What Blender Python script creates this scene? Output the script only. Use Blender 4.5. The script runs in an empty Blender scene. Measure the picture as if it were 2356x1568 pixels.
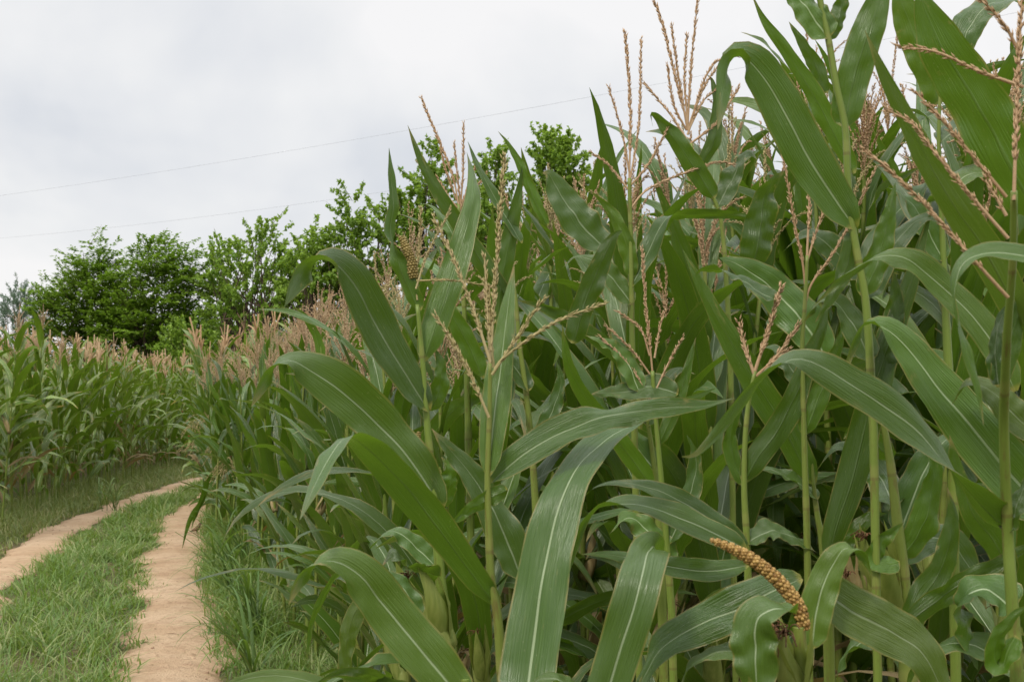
import bpy, math, random
import numpy as np
from mathutils import Vector

R = random.Random(11)
NP = np.random.default_rng(7)
scene = bpy.context.scene
COL = scene.collection
F = 2945.0            # focal length in units of a 2356 px wide frame (45 mm lens)
CAMZ = 1.5

def P(x, y, d):
    """a point of the place seen at frame position x, y and standing d metres away"""
    return np.array([(x - 1178) / F * d, d, CAMZ + (926 - y) / F * d])

# ------------------------------------------------------------------ geometry
class G:
    def __init__(s):
        s.V = []; s.Q = []; s.T = []; s.QM = []; s.TM = []; s.UV = []; s.R = []; s.n = 0
    def add(s, V, Q=None, T=None, UV=None, rnd=None, m=0):
        V = np.asarray(V, float).reshape(-1, 3)
        k = len(V)
        s.V.append(V)
        s.UV.append(np.zeros((k, 2)) if UV is None else np.asarray(UV, float).reshape(-1, 2))
        if rnd is None: rnd = R.random()
        s.R.append(np.broadcast_to(np.asarray(rnd, float), (k,)).copy())
        if Q is not None and len(Q):
            Q = np.asarray(Q, int).reshape(-1, 4); s.Q.append(Q + s.n); s.QM.append(np.full(len(Q), m))
        if T is not None and len(T):
            T = np.asarray(T, int).reshape(-1, 3); s.T.append(T + s.n); s.TM.append(np.full(len(T), m))
        s.n += k
    def merge(s, g, m=None):
        if g.n == 0: return
        V, Q, T, QM, TM, UV, RR = g.arrays()
        off = s.n
        s.V.append(V); s.UV.append(UV); s.R.append(RR)
        if len(Q): s.Q.append(Q + off); s.QM.append(QM if m is None else np.full(len(Q), m))
        if len(T): s.T.append(T + off); s.TM.append(TM if m is None else np.full(len(T), m))
        s.n += len(V)
    def arrays(s):
        c = lambda L, d: np.concatenate(L) if L else np.zeros(d, int)
        return (np.concatenate(s.V), c(s.Q, (0, 4)), c(s.T, (0, 3)), c(s.QM, (0,)), c(s.TM, (0,)),
                np.concatenate(s.UV), np.concatenate(s.R))

def to_mesh(name, arr, mats, smooth=True):
    V, Q, T, QM, TM, UV, RR = arr
    me = bpy.data.meshes.new(name)
    me.vertices.add(len(V)); me.vertices.foreach_set('co', np.ascontiguousarray(V, np.float32).ravel())
    nl = len(Q) * 4 + len(T) * 3
    me.loops.add(nl)
    idx = np.concatenate([Q.ravel(), T.ravel()]).astype(np.int32)
    me.loops.foreach_set('vertex_index', idx)
    me.polygons.add(len(Q) + len(T))
    st = np.concatenate([np.arange(len(Q)) * 4, len(Q) * 4 + np.arange(len(T)) * 3]).astype(np.int32)
    me.polygons.foreach_set('loop_start', st)
    me.polygons.foreach_set('material_index', np.concatenate([QM, TM]).astype(np.int32))
    me.polygons.foreach_set('use_smooth', np.full(len(st), smooth))
    uv = me.uv_layers.new(name='uv')
    uv.data.foreach_set('uv', np.ascontiguousarray(UV[idx], np.float32).ravel())
    at = me.attributes.new('rnd', 'FLOAT', 'POINT')
    at.data.foreach_set('value', RR.astype(np.float32))
    for m in mats: me.materials.append(m)
    me.update(calc_edges=True)
    return me

def link(name, g, mats, parent=None, smooth=True, origin=None):
    arr = g.arrays() if isinstance(g, G) else g
    if not isinstance(mats, (list, tuple)): mats = [mats]
    if origin is not None:
        arr = (arr[0] - np.asarray(origin),) + tuple(arr[1:])
    o = bpy.data.objects.new(name, to_mesh(name, arr, mats, smooth))
    COL.objects.link(o)
    if parent is not None: o.parent = parent
    elif origin is not None: o.location = origin
    return o

def empty(name, loc, label=None, cat=None, group=None, rz=0):
    o = bpy.data.objects.new(name, None); COL.objects.link(o)
    o.location = loc; o.rotation_euler = (0, 0, rz); o.empty_display_size = .1
    tag(o, label, cat, group)
    return o

def tag(o, label=None, cat=None, group=None, kind=None):
    if label: o['label'] = label
    if cat: o['category'] = cat
    if group: o['group'] = group
    if kind: o['kind'] = kind
    return o

def spline(pts, n, extra=None):
    """Catmull-Rom through pts, n samples evenly spaced by arc length; extra interpolated alongside"""
    p = np.asarray(pts, float)
    if len(p) == 2:
        p = np.array([p[0], (p[0] + p[1]) / 2, p[1]])
        if extra is not None: extra = [extra[0], (extra[0] + extra[1]) / 2, extra[1]]
    q = np.vstack([2 * p[0] - p[1], p, 2 * p[-1] - p[-2]])
    out = []; ex = []
    for i in range(len(p) - 1):
        a, b, c, d = q[i], q[i + 1], q[i + 2], q[i + 3]
        t = np.linspace(0, 1, 14, endpoint=False)[:, None]
        out.append(.5 * (2 * b + (c - a) * t + (2 * a - 5 * b + 4 * c - d) * t * t + (3 * b - a - 3 * c + d) * t ** 3))
        if extra is not None: ex.append(extra[i] + (extra[i + 1] - extra[i]) * t[:, 0])
    out.append(p[-1:]); o = np.vstack(out)
    s = np.r_[0, np.cumsum(np.linalg.norm(np.diff(o, axis=0), axis=1))]
    u = np.linspace(0, s[-1], n)
    res = np.stack([np.interp(u, s, o[:, k]) for k in range(3)], 1)
    if extra is not None:
        e = np.concatenate(ex + [[extra[-1]]])
        return res, np.interp(u, s, e), s[-1]
    return res, None, s[-1]

def norm(a): return a / np.maximum(np.linalg.norm(a, axis=-1, keepdims=True), 1e-9)

def tangents(p):
    t = np.gradient(p, axis=0)
    return norm(t)

def tube(g, path, rad, seg=8, m=0, rnd=None, cap=True):
    path = np.asarray(path, float); n = len(path)
    rad = np.broadcast_to(np.asarray(rad, float), (n,))
    t = tangents(path)
    ref = np.tile(np.array([0.31, 0.87, 0.11]), (n, 1))
    a = norm(np.cross(t, ref)); b = np.cross(t, a)
    th = np.linspace(0, 2 * math.pi, seg, endpoint=False)
    V = path[:, None] + rad[:, None, None] * (np.cos(th)[None, :, None] * a[:, None] + np.sin(th)[None, :, None] * b[:, None])
    i = np.arange(n - 1)[:, None]; j = np.arange(seg)[None]
    Q = np.stack([i * seg + j, i * seg + (j + 1) % seg, (i + 1) * seg + (j + 1) % seg, (i + 1) * seg + j], -1).reshape(-1, 4)
    s = np.r_[0, np.cumsum(np.linalg.norm(np.diff(path, axis=0), axis=1))]
    UV = np.stack(np.broadcast_arrays((j / seg) * np.ones((n, 1)), s[:, None] * np.ones((1, seg))), -1)
    T = None
    Vv = V.reshape(-1, 3); UVv = UV.reshape(-1, 2)
    if cap:
        k = len(Vv)
        Vv = np.vstack([Vv, path[0], path[-1]]); UVv = np.vstack([UVv, [0, 0], [0, s[-1]]])
        jj = np.arange(seg)
        T = np.vstack([np.stack([(jj + 1) % seg, jj, np.full(seg, k)], 1),
                       np.stack([(n - 1) * seg + jj, (n - 1) * seg + (jj + 1) % seg, np.full(seg, k + 1)], 1)])
    g.add(Vv, Q, T, UVv, rnd, m)

def blade(g, path, nrm, width, nu=5, w0=.62, peak=.35, fold=.35, wave=.012, freq=4.5, rnd=None, m=0, rg=R, tipp=2.3):
    """a corn leaf: midrib path, upper-side normals, ruffled margins, V-shaped gutter near the base"""
    n = len(path)
    t = np.linspace(0, 1, n)
    T = tangents(path)
    N = norm(nrm - T * np.sum(nrm * T, 1, keepdims=True))
    L = np.cross(T, N)
    w = (w0 + (1 - w0) * np.sin(np.clip(t / peak, 0, 1) * math.pi / 2)) * np.clip(1 - t ** tipp, 0, 1) ** .95
    bf = .28 + .72 * np.sqrt(np.clip(t / .07, 0, 1))
    hw = width * .5 * w * bf
    wrap = np.clip(1 - t / .09, 0, 1)
    hw[-1] = width * .006
    u = np.linspace(-1, 1, nu)
    env = np.sin(np.clip(t * 1.05, 0, 1) * math.pi) ** .7
    ph = [rg.random() * 6.28, rg.random() * 6.28]; fr = [freq * rg.uniform(.8, 1.2), freq * rg.uniform(.8, 1.2)]
    sl = rg.uniform(-.15, .15)
    am = [.6 + .8 * np.sin(6.283 * rg.uniform(.6, 1.4) * t + rg.random() * 6.28) for _ in (0, 1)]
    am2 = [np.clip(np.sin(6.283 * rg.uniform(.7, 1.5) * t + rg.random() * 6.28), -.15, 1) for _ in (0, 1)]
    V = np.zeros((n, nu, 3))
    for k, uu in enumerate(u):
        sd = 0 if uu < 0 else 1
        wv = wave * (width / .09) * (np.sin(6.283 * fr[sd] * .55 * t + ph[sd]) * am[sd] + .8 * np.sin(6.283 * fr[sd] * 1.3 * t + 2 * ph[sd]) * am2[sd]) * env * abs(uu) ** 1.7
        wv = wv + .0036 * (width / .09) * (np.sin(9 * t + 2.2 * uu + ph[0]) + np.sin(23 * t - 3.1 * uu + ph[1]) * .6 + np.sin(41 * t + 4 * uu + 2 * ph[0]) * .3 + np.sin(67 * t - 5 * uu + ph[1]) * .16 * abs(uu)) * env
        fo = fold * (1 - t) ** 1.2 + .1 + .5 * wrap
        up = hw * abs(uu) * fo - hw * .18 * uu * uu
        inw = 1 - .35 * fo * fo
        V[:, k] = path + L * (hw * uu * inw)[:, None] + N * (wv + up + sl * hw * uu)[:, None]
    i = np.arange(n - 1)[:, None]; j = np.arange(nu - 1)[None]
    Q = np.stack([i * nu + j, i * nu + j + 1, (i + 1) * nu + j + 1, (i + 1) * nu + j], -1).reshape(-1, 4)
    UV = np.stack(np.broadcast_arrays(((u + 1) / 2)[None], t[:, None]), -1)
    g.add(V, Q, None, UV, rnd, m)

def spikelets(g, path, spacing=.0042, length=.0095, rad=.0017, spread=.5, per=2, m=0, rg=NP, start=.12):
    """little pointed spikelets set along a tassel branch"""
    s = np.r_[0, np.cumsum(np.linalg.norm(np.diff(path, axis=0), axis=1))]
    n = max(3, int(s[-1] * (1 - start) / spacing))
    u = np.repeat(np.linspace(s[-1] * start, s[-1], n), per)
    u = u + rg.normal(0, spacing * .3, len(u))
    c = np.stack([np.interp(u, s, path[:, k]) for k in range(3)], 1)
    T = tangents(path); t = norm(np.stack([np.interp(u, s, T[:, k]) for k in range(3)], 1))
    rr = norm(rg.normal(size=(len(u), 3))); rad_d = norm(rr - t * np.sum(rr * t, 1, keepdims=True))
    sp = spread * rg.uniform(.5, 1.3, len(u))[:, None]
    d = norm(t + rad_d * sp)
    a = norm(np.cross(d, rad_d)); b = np.cross(d, a)
    l = length * rg.uniform(.75, 1.2, len(u))[:, None]
    c = c + rad_d * rad
    r_ = rad * rg.uniform(.8, 1.25, len(u))[:, None]
    V = np.stack([c, c + d * l * .45 + a * r_, c + d * l * .4 + b * r_, c + d * l * .45 - a * r_, c + d * l * .4 - b * r_, c + d * l], 1)
    base = np.arange(len(u))[:, None] * 6
    f = np.array([[0, 2, 1], [0, 3, 2], [0, 4, 3], [0, 1, 4], [5, 1, 2], [5, 2, 3], [5, 3, 4], [5, 4, 1]])
    Tt = (base[:, :, None] + f[None]).reshape(-1, 3)
    g.add(V, None, Tt, np.zeros((len(u) * 6, 2)), np.repeat(rg.random(len(u)), 6), m)

# ------------------------------------------------------------------ materials
def mat(name):
    m = bpy.data.materials.new(name); m.use_nodes = True
    nt = m.node_tree; nt.nodes.clear()
    return m, nt, (lambda t, **k: node(nt, t, **k))

def node(nt, t, **k):
    n = nt.nodes.new(t)
    for a, v in k.items():
        if a.startswith('i_'):
            key = a[2:]
            key = int(key) if key.isdigit() else key.replace('_', ' ')
            n.inputs[key].default_value = v
        else: setattr(n, a, v)
    return n

class NB:
    """short-hand for node graphs"""
    def __init__(s, nt): s.nt = nt
    def l(s, a, b): s.nt.links.new(a, b)
    def val(s, x, sock):
        if isinstance(x, (int, float)): sock.default_value = x
        elif isinstance(x, (tuple, list)): sock.default_value = tuple(x) + ((1,) if len(x) == 3 and len(sock.default_value) == 4 else ())
        else: s.l(x, sock)
    def m(s, op, a, b=0.0, c=0.0, clamp=False):
        n = s.nt.nodes.new('ShaderNodeMath'); n.operation = op; n.use_clamp = clamp
        s.val(a, n.inputs[0]); s.val(b, n.inputs[1]); s.val(c, n.inputs[2]); return n.outputs[0]
    def mix(s, f, a, b, mode='MIX'):
        n = s.nt.nodes.new('ShaderNodeMix'); n.data_type = 'RGBA'; n.blend_type = mode; n.clamp_factor = True; n.clamp_result = False
        s.val(f, n.inputs[0]); s.val(a, n.inputs[6]); s.val(b, n.inputs[7]); return n.outputs[2]
    def noise(s, vec, scale, detail=3, rough=.55, dist=0.0):
        n = s.nt.nodes.new('ShaderNodeTexNoise'); n.inputs['Scale'].default_value = scale
        n.inputs['Detail'].default_value = detail; n.inputs['Roughness'].default_value = rough; n.inputs['Distortion'].default_value = dist
        if vec is not None: s.l(vec, n.inputs['Vector'])
        return n.outputs[0]
    def ramp(s, f, stops, interp='LINEAR'):
        n = s.nt.nodes.new('ShaderNodeValToRGB'); n.color_ramp.interpolation = interp
        e = n.color_ramp.elements
        while len(e) < len(stops): e.new(.5)
        for k, (p, c) in zip(e, stops):
            k.position = p; k.color = tuple(c) + (1,) if len(c) == 3 else c
        s.l(f, n.inputs[0]); return n.outputs[0]
    def step(s, f, a, b):
        n = s.nt.nodes.new('ShaderNodeMapRange'); n.clamp = True; n.interpolation_type = 'SMOOTHSTEP'
        s.val(f, n.inputs[0]); n.inputs[1].default_value = a; n.inputs[2].default_value = b
        n.inputs[3].default_value = 0; n.inputs[4].default_value = 1; return n.outputs[0]
    def comb(s, x, y, z):
        n = s.nt.nodes.new('ShaderNodeCombineXYZ')
        s.val(x, n.inputs[0]); s.val(y, n.inputs[1]); s.val(z, n.inputs[2]); return n.outputs[0]
    def rnd(s):
        at = s.nt.nodes.new('ShaderNodeAttribute'); at.attribute_name = 'rnd'
        ob = s.nt.nodes.new('ShaderNodeObjectInfo')
        return s.m('FRACT', s.m('ADD', at.outputs['Fac'], ob.outputs['Random']))
    def uv(s):
        n = s.nt.nodes.new('ShaderNodeUVMap'); n.uv_map = 'uv'
        x = s.nt.nodes.new('ShaderNodeSeparateXYZ'); s.l(n.outputs[0], x.inputs[0])
        return x.outputs[0], x.outputs[1]
    def pos(s):
        return s.nt.nodes.new('ShaderNodeNewGeometry').outputs['Position']
    def out(s, shader):
        o = s.nt.nodes.new('ShaderNodeOutputMaterial'); s.l(shader, o.inputs[0])
    def pbr(s, col, rough=.5, spec=.5, bump=None, bs=.3, bd=.01):
        n = s.nt.nodes.new('ShaderNodeBsdfPrincipled')
        s.val(col, n.inputs['Base Color']); s.val(rough, n.inputs['Roughness']); s.val(spec, n.inputs['Specular IOR Level'])
        if bump is not None:
            b = s.nt.nodes.new('ShaderNodeBump'); b.inputs['Strength'].default_value = bs; b.inputs['Distance'].default_value = bd
            s.l(bump, b.inputs['Height']); s.l(b.outputs[0], n.inputs['Normal'])
        return n.outputs[0]
    def trans(s, col):
        n = s.nt.nodes.new('ShaderNodeBsdfTranslucent'); s.val(col, n.inputs[0]); return n.outputs[0]
    def mixs(s, f, a, b):
        n = s.nt.nodes.new('ShaderNodeMixShader'); s.val(f, n.inputs[0]); s.l(a, n.inputs[1]); s.l(b, n.inputs[2]); return n.outputs[0]

def leaf_material(name, dry=0.0, gain=1.0, yel=0.0):
    m, nt, _ = mat(name); b = NB(nt)
    u, v = b.uv(); r = b.rnd()
    geo = nt.nodes.new('ShaderNodeNewGeometry'); back = geo.outputs['Backfacing']
    vec = b.comb(b.m('MULTIPLY', u, 9.0), b.m('MULTIPLY', v, 1.2), b.m('MULTIPLY', r, 37.0))
    streak = b.noise(vec, 3.0, 4, .6)
    blot = b.noise(b.comb(b.m('MULTIPLY', u, 1.4), b.m('MULTIPLY', v, 6.0), b.m('MULTIPLY', r, 91.0)), 1.5, 4, .6)
    fine = b.noise(b.comb(b.m('MULTIPLY', u, 60.0), b.m('MULTIPLY', v, 1.5), b.m('MULTIPLY', r, 17.0)), 1.0, 1, .5)
    du = b.m('ABSOLUTE', b.m('SUBTRACT', u, .5))
    up = b.mix(streak, (.026, .068, .007), (.060, .122, .014))
    up = b.mix(b.m('MULTIPLY', r, .6), up, (.084, .140, .016))
    up = b.mix(b.m('MULTIPLY', fine, .28), up, (.085, .145, .045))
    dn = b.mix(streak, (.030, .078, .003), (.066, .132, .006))
    dn = b.mix(b.m('MULTIPLY', fine, .35), dn, (.09, .155, .015))
    # pale midrib on the upper side, faint on the lower one
    wm = b.m('ADD', b.m('MULTIPLY', b.m('SUBTRACT', 1.0, v), .022), .011)
    rib = b.m('SUBTRACT', 1.0, b.step(b.m('DIVIDE', du, wm), .55, 1.15))
    up = b.mix(b.m('MULTIPLY', rib, .85), up, (.34, .42, .24))
    dn = b.mix(b.m('MULTIPLY', rib, .30), dn, (.15, .24, .06))
    col = b.mix(back, up, dn)
    vr = b.m('FRACT', b.m('MULTIPLY', r, 7.31)); gv = b.m('ADD', .62, b.m('MULTIPLY', vr, .85))
    col = b.mix(1.0, col, b.comb(gv, gv, gv), 'MULTIPLY')
    # yellowed and browned margins, tip, scars
    edge = b.m('MULTIPLY', b.step(b.m('ADD', du, b.m('MULTIPLY', b.m('SUBTRACT', streak, .5), .06)), .45, .49), b.step(blot, .36, .52))
    col = b.mix(b.m('MULTIPLY', edge, .6), col, (.30, .22, .07))
    tip = b.m('MULTIPLY', b.step(b.m('ADD', v, b.m('MULTIPLY', b.m('SUBTRACT', blot, .5), .25)), .88, 1.0), b.step(r, .2, .6))
    col = b.mix(b.m('MULTIPLY', tip, .8), col, (.28, .20, .07))
    sc = b.m('MULTIPLY', b.step(blot, .60, .70), b.step(b.m('ADD', v, b.m('MULTIPLY', du, .9)), .72, 1.15))
    col = b.mix(b.m('MULTIPLY', sc, .75), col, (.32, .24, .09))
    vo = nt.nodes.new('ShaderNodeTexVoronoi'); vo.inputs['Scale'].default_value = 1.0
    b.l(b.comb(b.m('MULTIPLY', u, 14.0), b.m('MULTIPLY', v, 46.0), b.m('MULTIPLY', r, 50.0)), vo.inputs['Vector'])
    sp = b.m('MULTIPLY', b.m('SUBTRACT', 1.0, b.step(vo.outputs['Distance'], .06, .13)), b.step(blot, .46, .58))
    col = b.mix(b.m('MULTIPLY', sp, .5), col, (.38, .38, .22))
    vo2 = nt.nodes.new('ShaderNodeTexVoronoi'); vo2.inputs['Scale'].default_value = 1.0
    b.l(b.comb(b.m('MULTIPLY', u, 22.0), b.m('MULTIPLY', v, 16.0), b.m('MULTIPLY', r, 83.0)), vo2.inputs['Vector'])
    st2 = b.m('MULTIPLY', b.m('SUBTRACT', 1.0, b.step(vo2.outputs['Distance'], .07, .16)), b.step(streak, .50, .60))
    col = b.mix(b.m('MULTIPLY', st2, .55), col, (.27, .24, .10))
    # yellow collar where the blade meets the stalk
    colr = b.m('SUBTRACT', 1.0, b.step(v, .008, .03))
    col = b.mix(b.m('MULTIPLY', colr, .85), col, (.34, .30, .07))
    if gain != 1: col = b.mix(1.0, col, (gain * (1 + yel), gain, gain * .85), 'MULTIPLY')
    if dry:
        col = b.mix(b.m('ADD', b.step(blot, .25, .6), .45, clamp=True), col, b.mix(streak, (.10, .062, .025), (.38, .30, .16)))
    # per-leaf tint
    col = b.mix(b.m('MULTIPLY', b.step(r, .84, 1.0), .22), col, (.17, .20, .03))
    tc = b.mix(back, (.13, .26, .010), (.14, .27, .010))
    tc = b.mix(b.m('MULTIPLY', streak, .5), tc, (.20, .30, .03))
    tc = b.mix(b.m('MULTIPLY', rib, .6), tc, (.06, .09, .015))
    if dry: tc = b.mix(.85, tc, (.30, .17, .04))
    h = b.m('ADD', b.m('MULTIPLY', fine, .5), b.m('MULTIPLY', streak, .6))
    h = b.m('ADD', h, b.m('MULTIPLY', rib, -.8))
    rough = b.m('ADD', b.m('MULTIPLY', streak, .16), 
              .24 if not dry else .6)
    sh = b.pbr(col, rough, 
              .60 if not dry else .2, h, .5, .006)
    b.out(b.mixs(.26, sh, b.trans(tc)))
    return m

def simple(name, c1, c2, scale=20, rough=.6, spec=.3, trans=None, tf=.2, bump=.2, stretch=None, randmix=.5, dist=.004):
    m, nt, _ = mat(name); b = NB(nt)
    r = b.rnd()
    tcn = nt.nodes.new('ShaderNodeTexCoord'); vec = tcn.outputs['Object']
    if stretch:
        mp = nt.nodes.new('ShaderNodeMapping'); mp.inputs['Scale'].default_value = stretch
        b.l(vec, mp.inputs[0]); vec = mp.outputs[0]
    n = b.noise(vec, scale, 4)
    f = b.m('ADD', b.m('MULTIPLY', b.step(n, .3, .7), 1 - randmix), b.m('MULTIPLY', r, randmix))
    col = b.mix(f, c1, c2)
    sh = b.pbr(col, rough, spec, n if bump else None, bump, dist)
    if trans: sh = b.mixs(tf, sh, b.trans(trans))
    b.out(sh)
    return m

M = {}
M['leaf'] = leaf_material('corn leaf green')
M['dry'] = leaf_material('corn leaf withered', 1.0)
M['leaffar'] = leaf_material('corn leaf of the far rows', 0, 1.55, .2)

def stalk_material():
    m, nt, _ = mat('corn stalk'); b = NB(nt)
    u, v = b.uv(); r = b.rnd()
    n = b.noise(b.comb(b.m('MULTIPLY', u, 14.0), b.m('MULTIPLY', v, 5.0), b.m('MULTIPLY', r, 30.0)), 1.0, 4)
    col = b.mix(n, (.10, .17, .022), (.22, .29, .05))
    col = b.mix(b.m('MULTIPLY', r, .45), col, (.20, .20, .045))
    st = b.noise(b.comb(b.m('MULTIPLY', u, 5.0), b.m('MULTIPLY', v, 22.0), b.m('MULTIPLY', r, 12.0)), 1.0, 5, .7)
    col = b.mix(b.m('MULTIPLY', b.step(st, .52, .68), .6), col, (.14, .085, .03))
    # nodes: every 17 cm a pale ring with a darker line
    f = b.m('FRACT', b.m('DIVIDE', v, .17))
    ring = b.m('SUBTRACT', 1.0, b.step(b.m('ABSOLUTE', b.m('SUBTRACT', f, .5)), .03, .09))
    col = b.mix(b.m('MULTIPLY', ring, .3), col, (.30, .28, .09))
    line = b.m('SUBTRACT', 1.0, b.step(b.m('ABSOLUTE', b.m('SUBTRACT', f, .56)), .008, .022))
    col = b.mix(b.m('MULTIPLY', line, .45), col, (.13, .08, .03))
    sh = b.pbr(col, .45, .4, n, .2, .003)
    b.out(b.mixs(.1, sh, b.trans((.2, .3, .03))))
    return m
M['stalk'] = stalk_material()
M['tassel'] = simple('tassel dry', (.38, .24, .13), (.64, .45, .28), 300, .75, .15, (.5, .3, .14), .2, 0, randmix=.75)
M['tasselpink'] = simple('tassel pinkish', (.44, .31, .17), (.66, .51, .33), 200, .8, .1, (.55, .3, .18), .25, 0, randmix=.75)
M['tasselgreen'] = simple('tassel yellowish', (.30, .26, .10), (.56, .45, .25), 200, .75, .15, (.5, .4, .15), .2, 0, randmix=.75)
M['husk'] = simple('ear husk', (.15, .20, .035), (.30, .33, .09), 3, .5, .35, (.3, .36, .04), .2, .5, (26, 26, 2.5), .3, .004)
M['huskdry'] = simple('ear husk dry', (.24, .17, .07), (.46, .38, .20), 3, .75, .2, (.4, .25, .1), .2, .5, (26, 26, 2.5), .3)
M['silk'] = simple('silk brown', (.07, .03, .014), (.20, .10, .045), 60, .7, .2, None, 0, 0)
M['kernel'] = simple('kernels', (.20, .095, .02), (.54, .35, .11), 40, .45, .4, (.5, .25, .05), .15, 0, randmix=.8)
M['kernelg'] = simple('kernels greenish', (.20, .15, .04), (.36, .27, .09), 40, .5, .4, (.4, .3, .05), .15, 0, randmix=.8)
M['grass'] = None
M['bark'] = simple('bark', (.055, .04, .028), (.15, .11, .08), 9, .9, .1, None, 0, .6, (1, 1, .3), .2, .02)
M['wire'] = simple('cable', (.30, .31, .33), (.38, .39, .41), 5, .6, .3, None, 0, 0)
M['red'] = simple('red paint', (.42, .035, .03), (.55, .06, .045), 15, .5, .4, None, 0, .1)
M['twig'] = simple('dead stems', (.13, .075, .035), (.33, .22, .12), 40, .85, .1, None, 0, 0)

def grass_material(name, c1, c2, c3, tcol):
    m, nt, _ = mat(name); b = NB(nt)
    u, v = b.uv(); r = b.rnd()
    big = b.noise(b.pos(), .9, 3)
    col = b.mix(r, c1, c2)
    col = b.mix(b.m('MULTIPLY', b.step(b.m('ADD', b.m('MULTIPLY', r, .5), b.m('MULTIPLY', big, .7)), .62, .85), .8), col, c3)
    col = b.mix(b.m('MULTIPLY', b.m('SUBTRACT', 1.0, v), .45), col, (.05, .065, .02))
    sh = b.pbr(col, .5, .35)
    b.out(b.mixs(.3, sh, b.trans(tcol)))
    return m
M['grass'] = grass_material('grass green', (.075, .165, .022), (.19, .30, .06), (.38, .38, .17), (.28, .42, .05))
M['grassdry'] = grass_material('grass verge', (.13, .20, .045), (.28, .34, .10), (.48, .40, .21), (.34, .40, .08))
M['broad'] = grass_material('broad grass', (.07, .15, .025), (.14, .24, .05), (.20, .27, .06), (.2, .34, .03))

def tree_leaf_material(name, c1, c2, tcol, tf=.32):
    m, nt, _ = mat(name); b = NB(nt)
    r = b.rnd()
    big = b.noise(b.pos(), .8, 3)
    col = b.mix(b.m('ADD', b.m('MULTIPLY', r, .65), b.m('MULTIPLY', b.m('SUBTRACT', big, .3), .7)), c1, c2)
    sh = b.pbr(col, .5, .3)
    b.out(b.mixs(tf, sh, b.trans(tcol)))
    return m
M['tl_a'] = tree_leaf_material('foliage feathery', (.075, .145, .012), (.29, .42, .055), (.26, .44, .03))
M['tl_b'] = tree_leaf_material('foliage broad', (.09, .18, .02), (.29, .42, .06), (.36, .54, .045))
M['tl_c'] = tree_leaf_material('foliage needles', (.10, .17, .11), (.20, .28, .19), (.2, .3, .16))

def dirt_material():
    m, nt, _ = mat('sandy track'); b = NB(nt)
    p = b.pos()
    n1 = b.noise(p, 1.3, 4, .6); n2 = b.noise(p, 16, 5, .65); n3 = b.noise(p, 90, 3, .7)
    n4 = b.noise(p, 4.5, 4, .6)
    col = b.mix(b.step(n1, .3, .7), (.47, .315, .19), (.60, .435, .285))
    col = b.mix(b.m('MULTIPLY', b.step(n4, .52, .72), .45), col, (.33, .205, .13))
    col = b.mix(b.m('MULTIPLY', b.step(n2, .48, .7), .5), col, (.36, .215, .13))
    col = b.mix(b.m('MULTIPLY', b.step(n3, .62, .72), .5), col, (.30, .18, .10))
    u, v = b.uv()
    e = b.m('ABSOLUTE', b.m('SUBTRACT', u, .5))
    ed = b.step(b.m('ADD', e, b.m('MULTIPLY', b.m('SUBTRACT', n2, .5), .35)), .36, .52)
    col = b.mix(b.m('MULTIPLY', ed, .7), col, (.26, .17, .095))
    h = b.m('ADD', b.m('MULTIPLY', n2, .8), b.m('ADD', b.m('MULTIPLY', n3, .35), b.m('MULTIPLY', n4, .8)))
    b.out(b.pbr(col, .92, .1, h, .9, .06))
    return m
M['dirt'] = dirt_material()

def ground_material():
    m, nt, _ = mat('field soil'); b = NB(nt)
    p = b.pos()
    n1 = b.noise(p, .7, 5, .6); n2 = b.noise(p, 14, 5, .65)
    col = b.mix(b.step(n2, .3, .7), (.075, .062, .032), (.17, .125, .07))
    col = b.mix(b.m('MULTIPLY', b.step(n1, .35, .6), .7), col, (.075, .11, .028))
    b.out(b.pbr(col, .95, .1, n2, .6, .04))
    return m
M['ground'] = ground_material()

# ------------------------------------------------------------------ world, sun, camera
SUN_EL, SUN_AZ = math.radians(50), math.radians(212)     # azimuth measured clockwise from +Y (north)
w = bpy.data.worlds.new('World'); scene.world = w; w.use_nodes = True
nt = w.node_tree; nt.nodes.clear(); b = NB(nt)
sky = nt.nodes.new('ShaderNodeTexSky'); sky.sky_type = 'NISHITA'; sky.sun_disc = False
sky.sun_elevation = SUN_EL; sky.sun_rotation = SUN_AZ; sky.air_density = 1.2; sky.dust_density = 2.0
tc = nt.nodes.new('ShaderNodeTexCoord')
sx = nt.nodes.new('ShaderNodeSeparateXYZ'); b.l(tc.outputs['Generated'], sx.inputs[0])
zz = b.m('MAXIMUM', sx.outputs[2], 0.0)
den = b.m('ADD', zz, .22)
cv = b.comb(b.m('DIVIDE', sx.outputs[0], den), b.m('DIVIDE', sx.outputs[1], den), b.m('MULTIPLY', zz, 2.0))
c1 = b.noise(tc.outputs['Generated'], 3.6, 5, .5, .25)
c2 = b.noise(cv, .8, 4, .5, .2)
cl = b.m('ADD', b.m('MULTIPLY', c1, .6), b.m('MULTIPLY', c2, .4))
cloud = b.ramp(cl, [(.41, (.70, .73, .785)), (.465, (.815, .83, .86)), (.515, (.895, .90, .91)), (.57, (.975, .965, .965))])
skyb = b.mix(1.0, sky.outputs[0], (.10, .10, .10), 'MULTIPLY')
skyc = b.mix(.93, skyb, cloud)
ov = b.m('ADD', 1.0, b.m('MULTIPLY', b.step(zz, .36, .95), 1.7))
skyc = b.mix(1.0, skyc, b.comb(ov, ov, ov), 'MULTIPLY')
# the ground half of the sky ball is dull earth
skyc = b.mix(b.step(sx.outputs[2], -.02, -.12), skyc, (.10, .10, .07))
bg = nt.nodes.new('ShaderNodeBackground'); bg.inputs[1].default_value = 1.0
b.l(skyc, bg.inputs[0])
wo = nt.nodes.new('ShaderNodeOutputWorld'); b.l(bg.outputs[0], wo.inputs[0])

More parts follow.
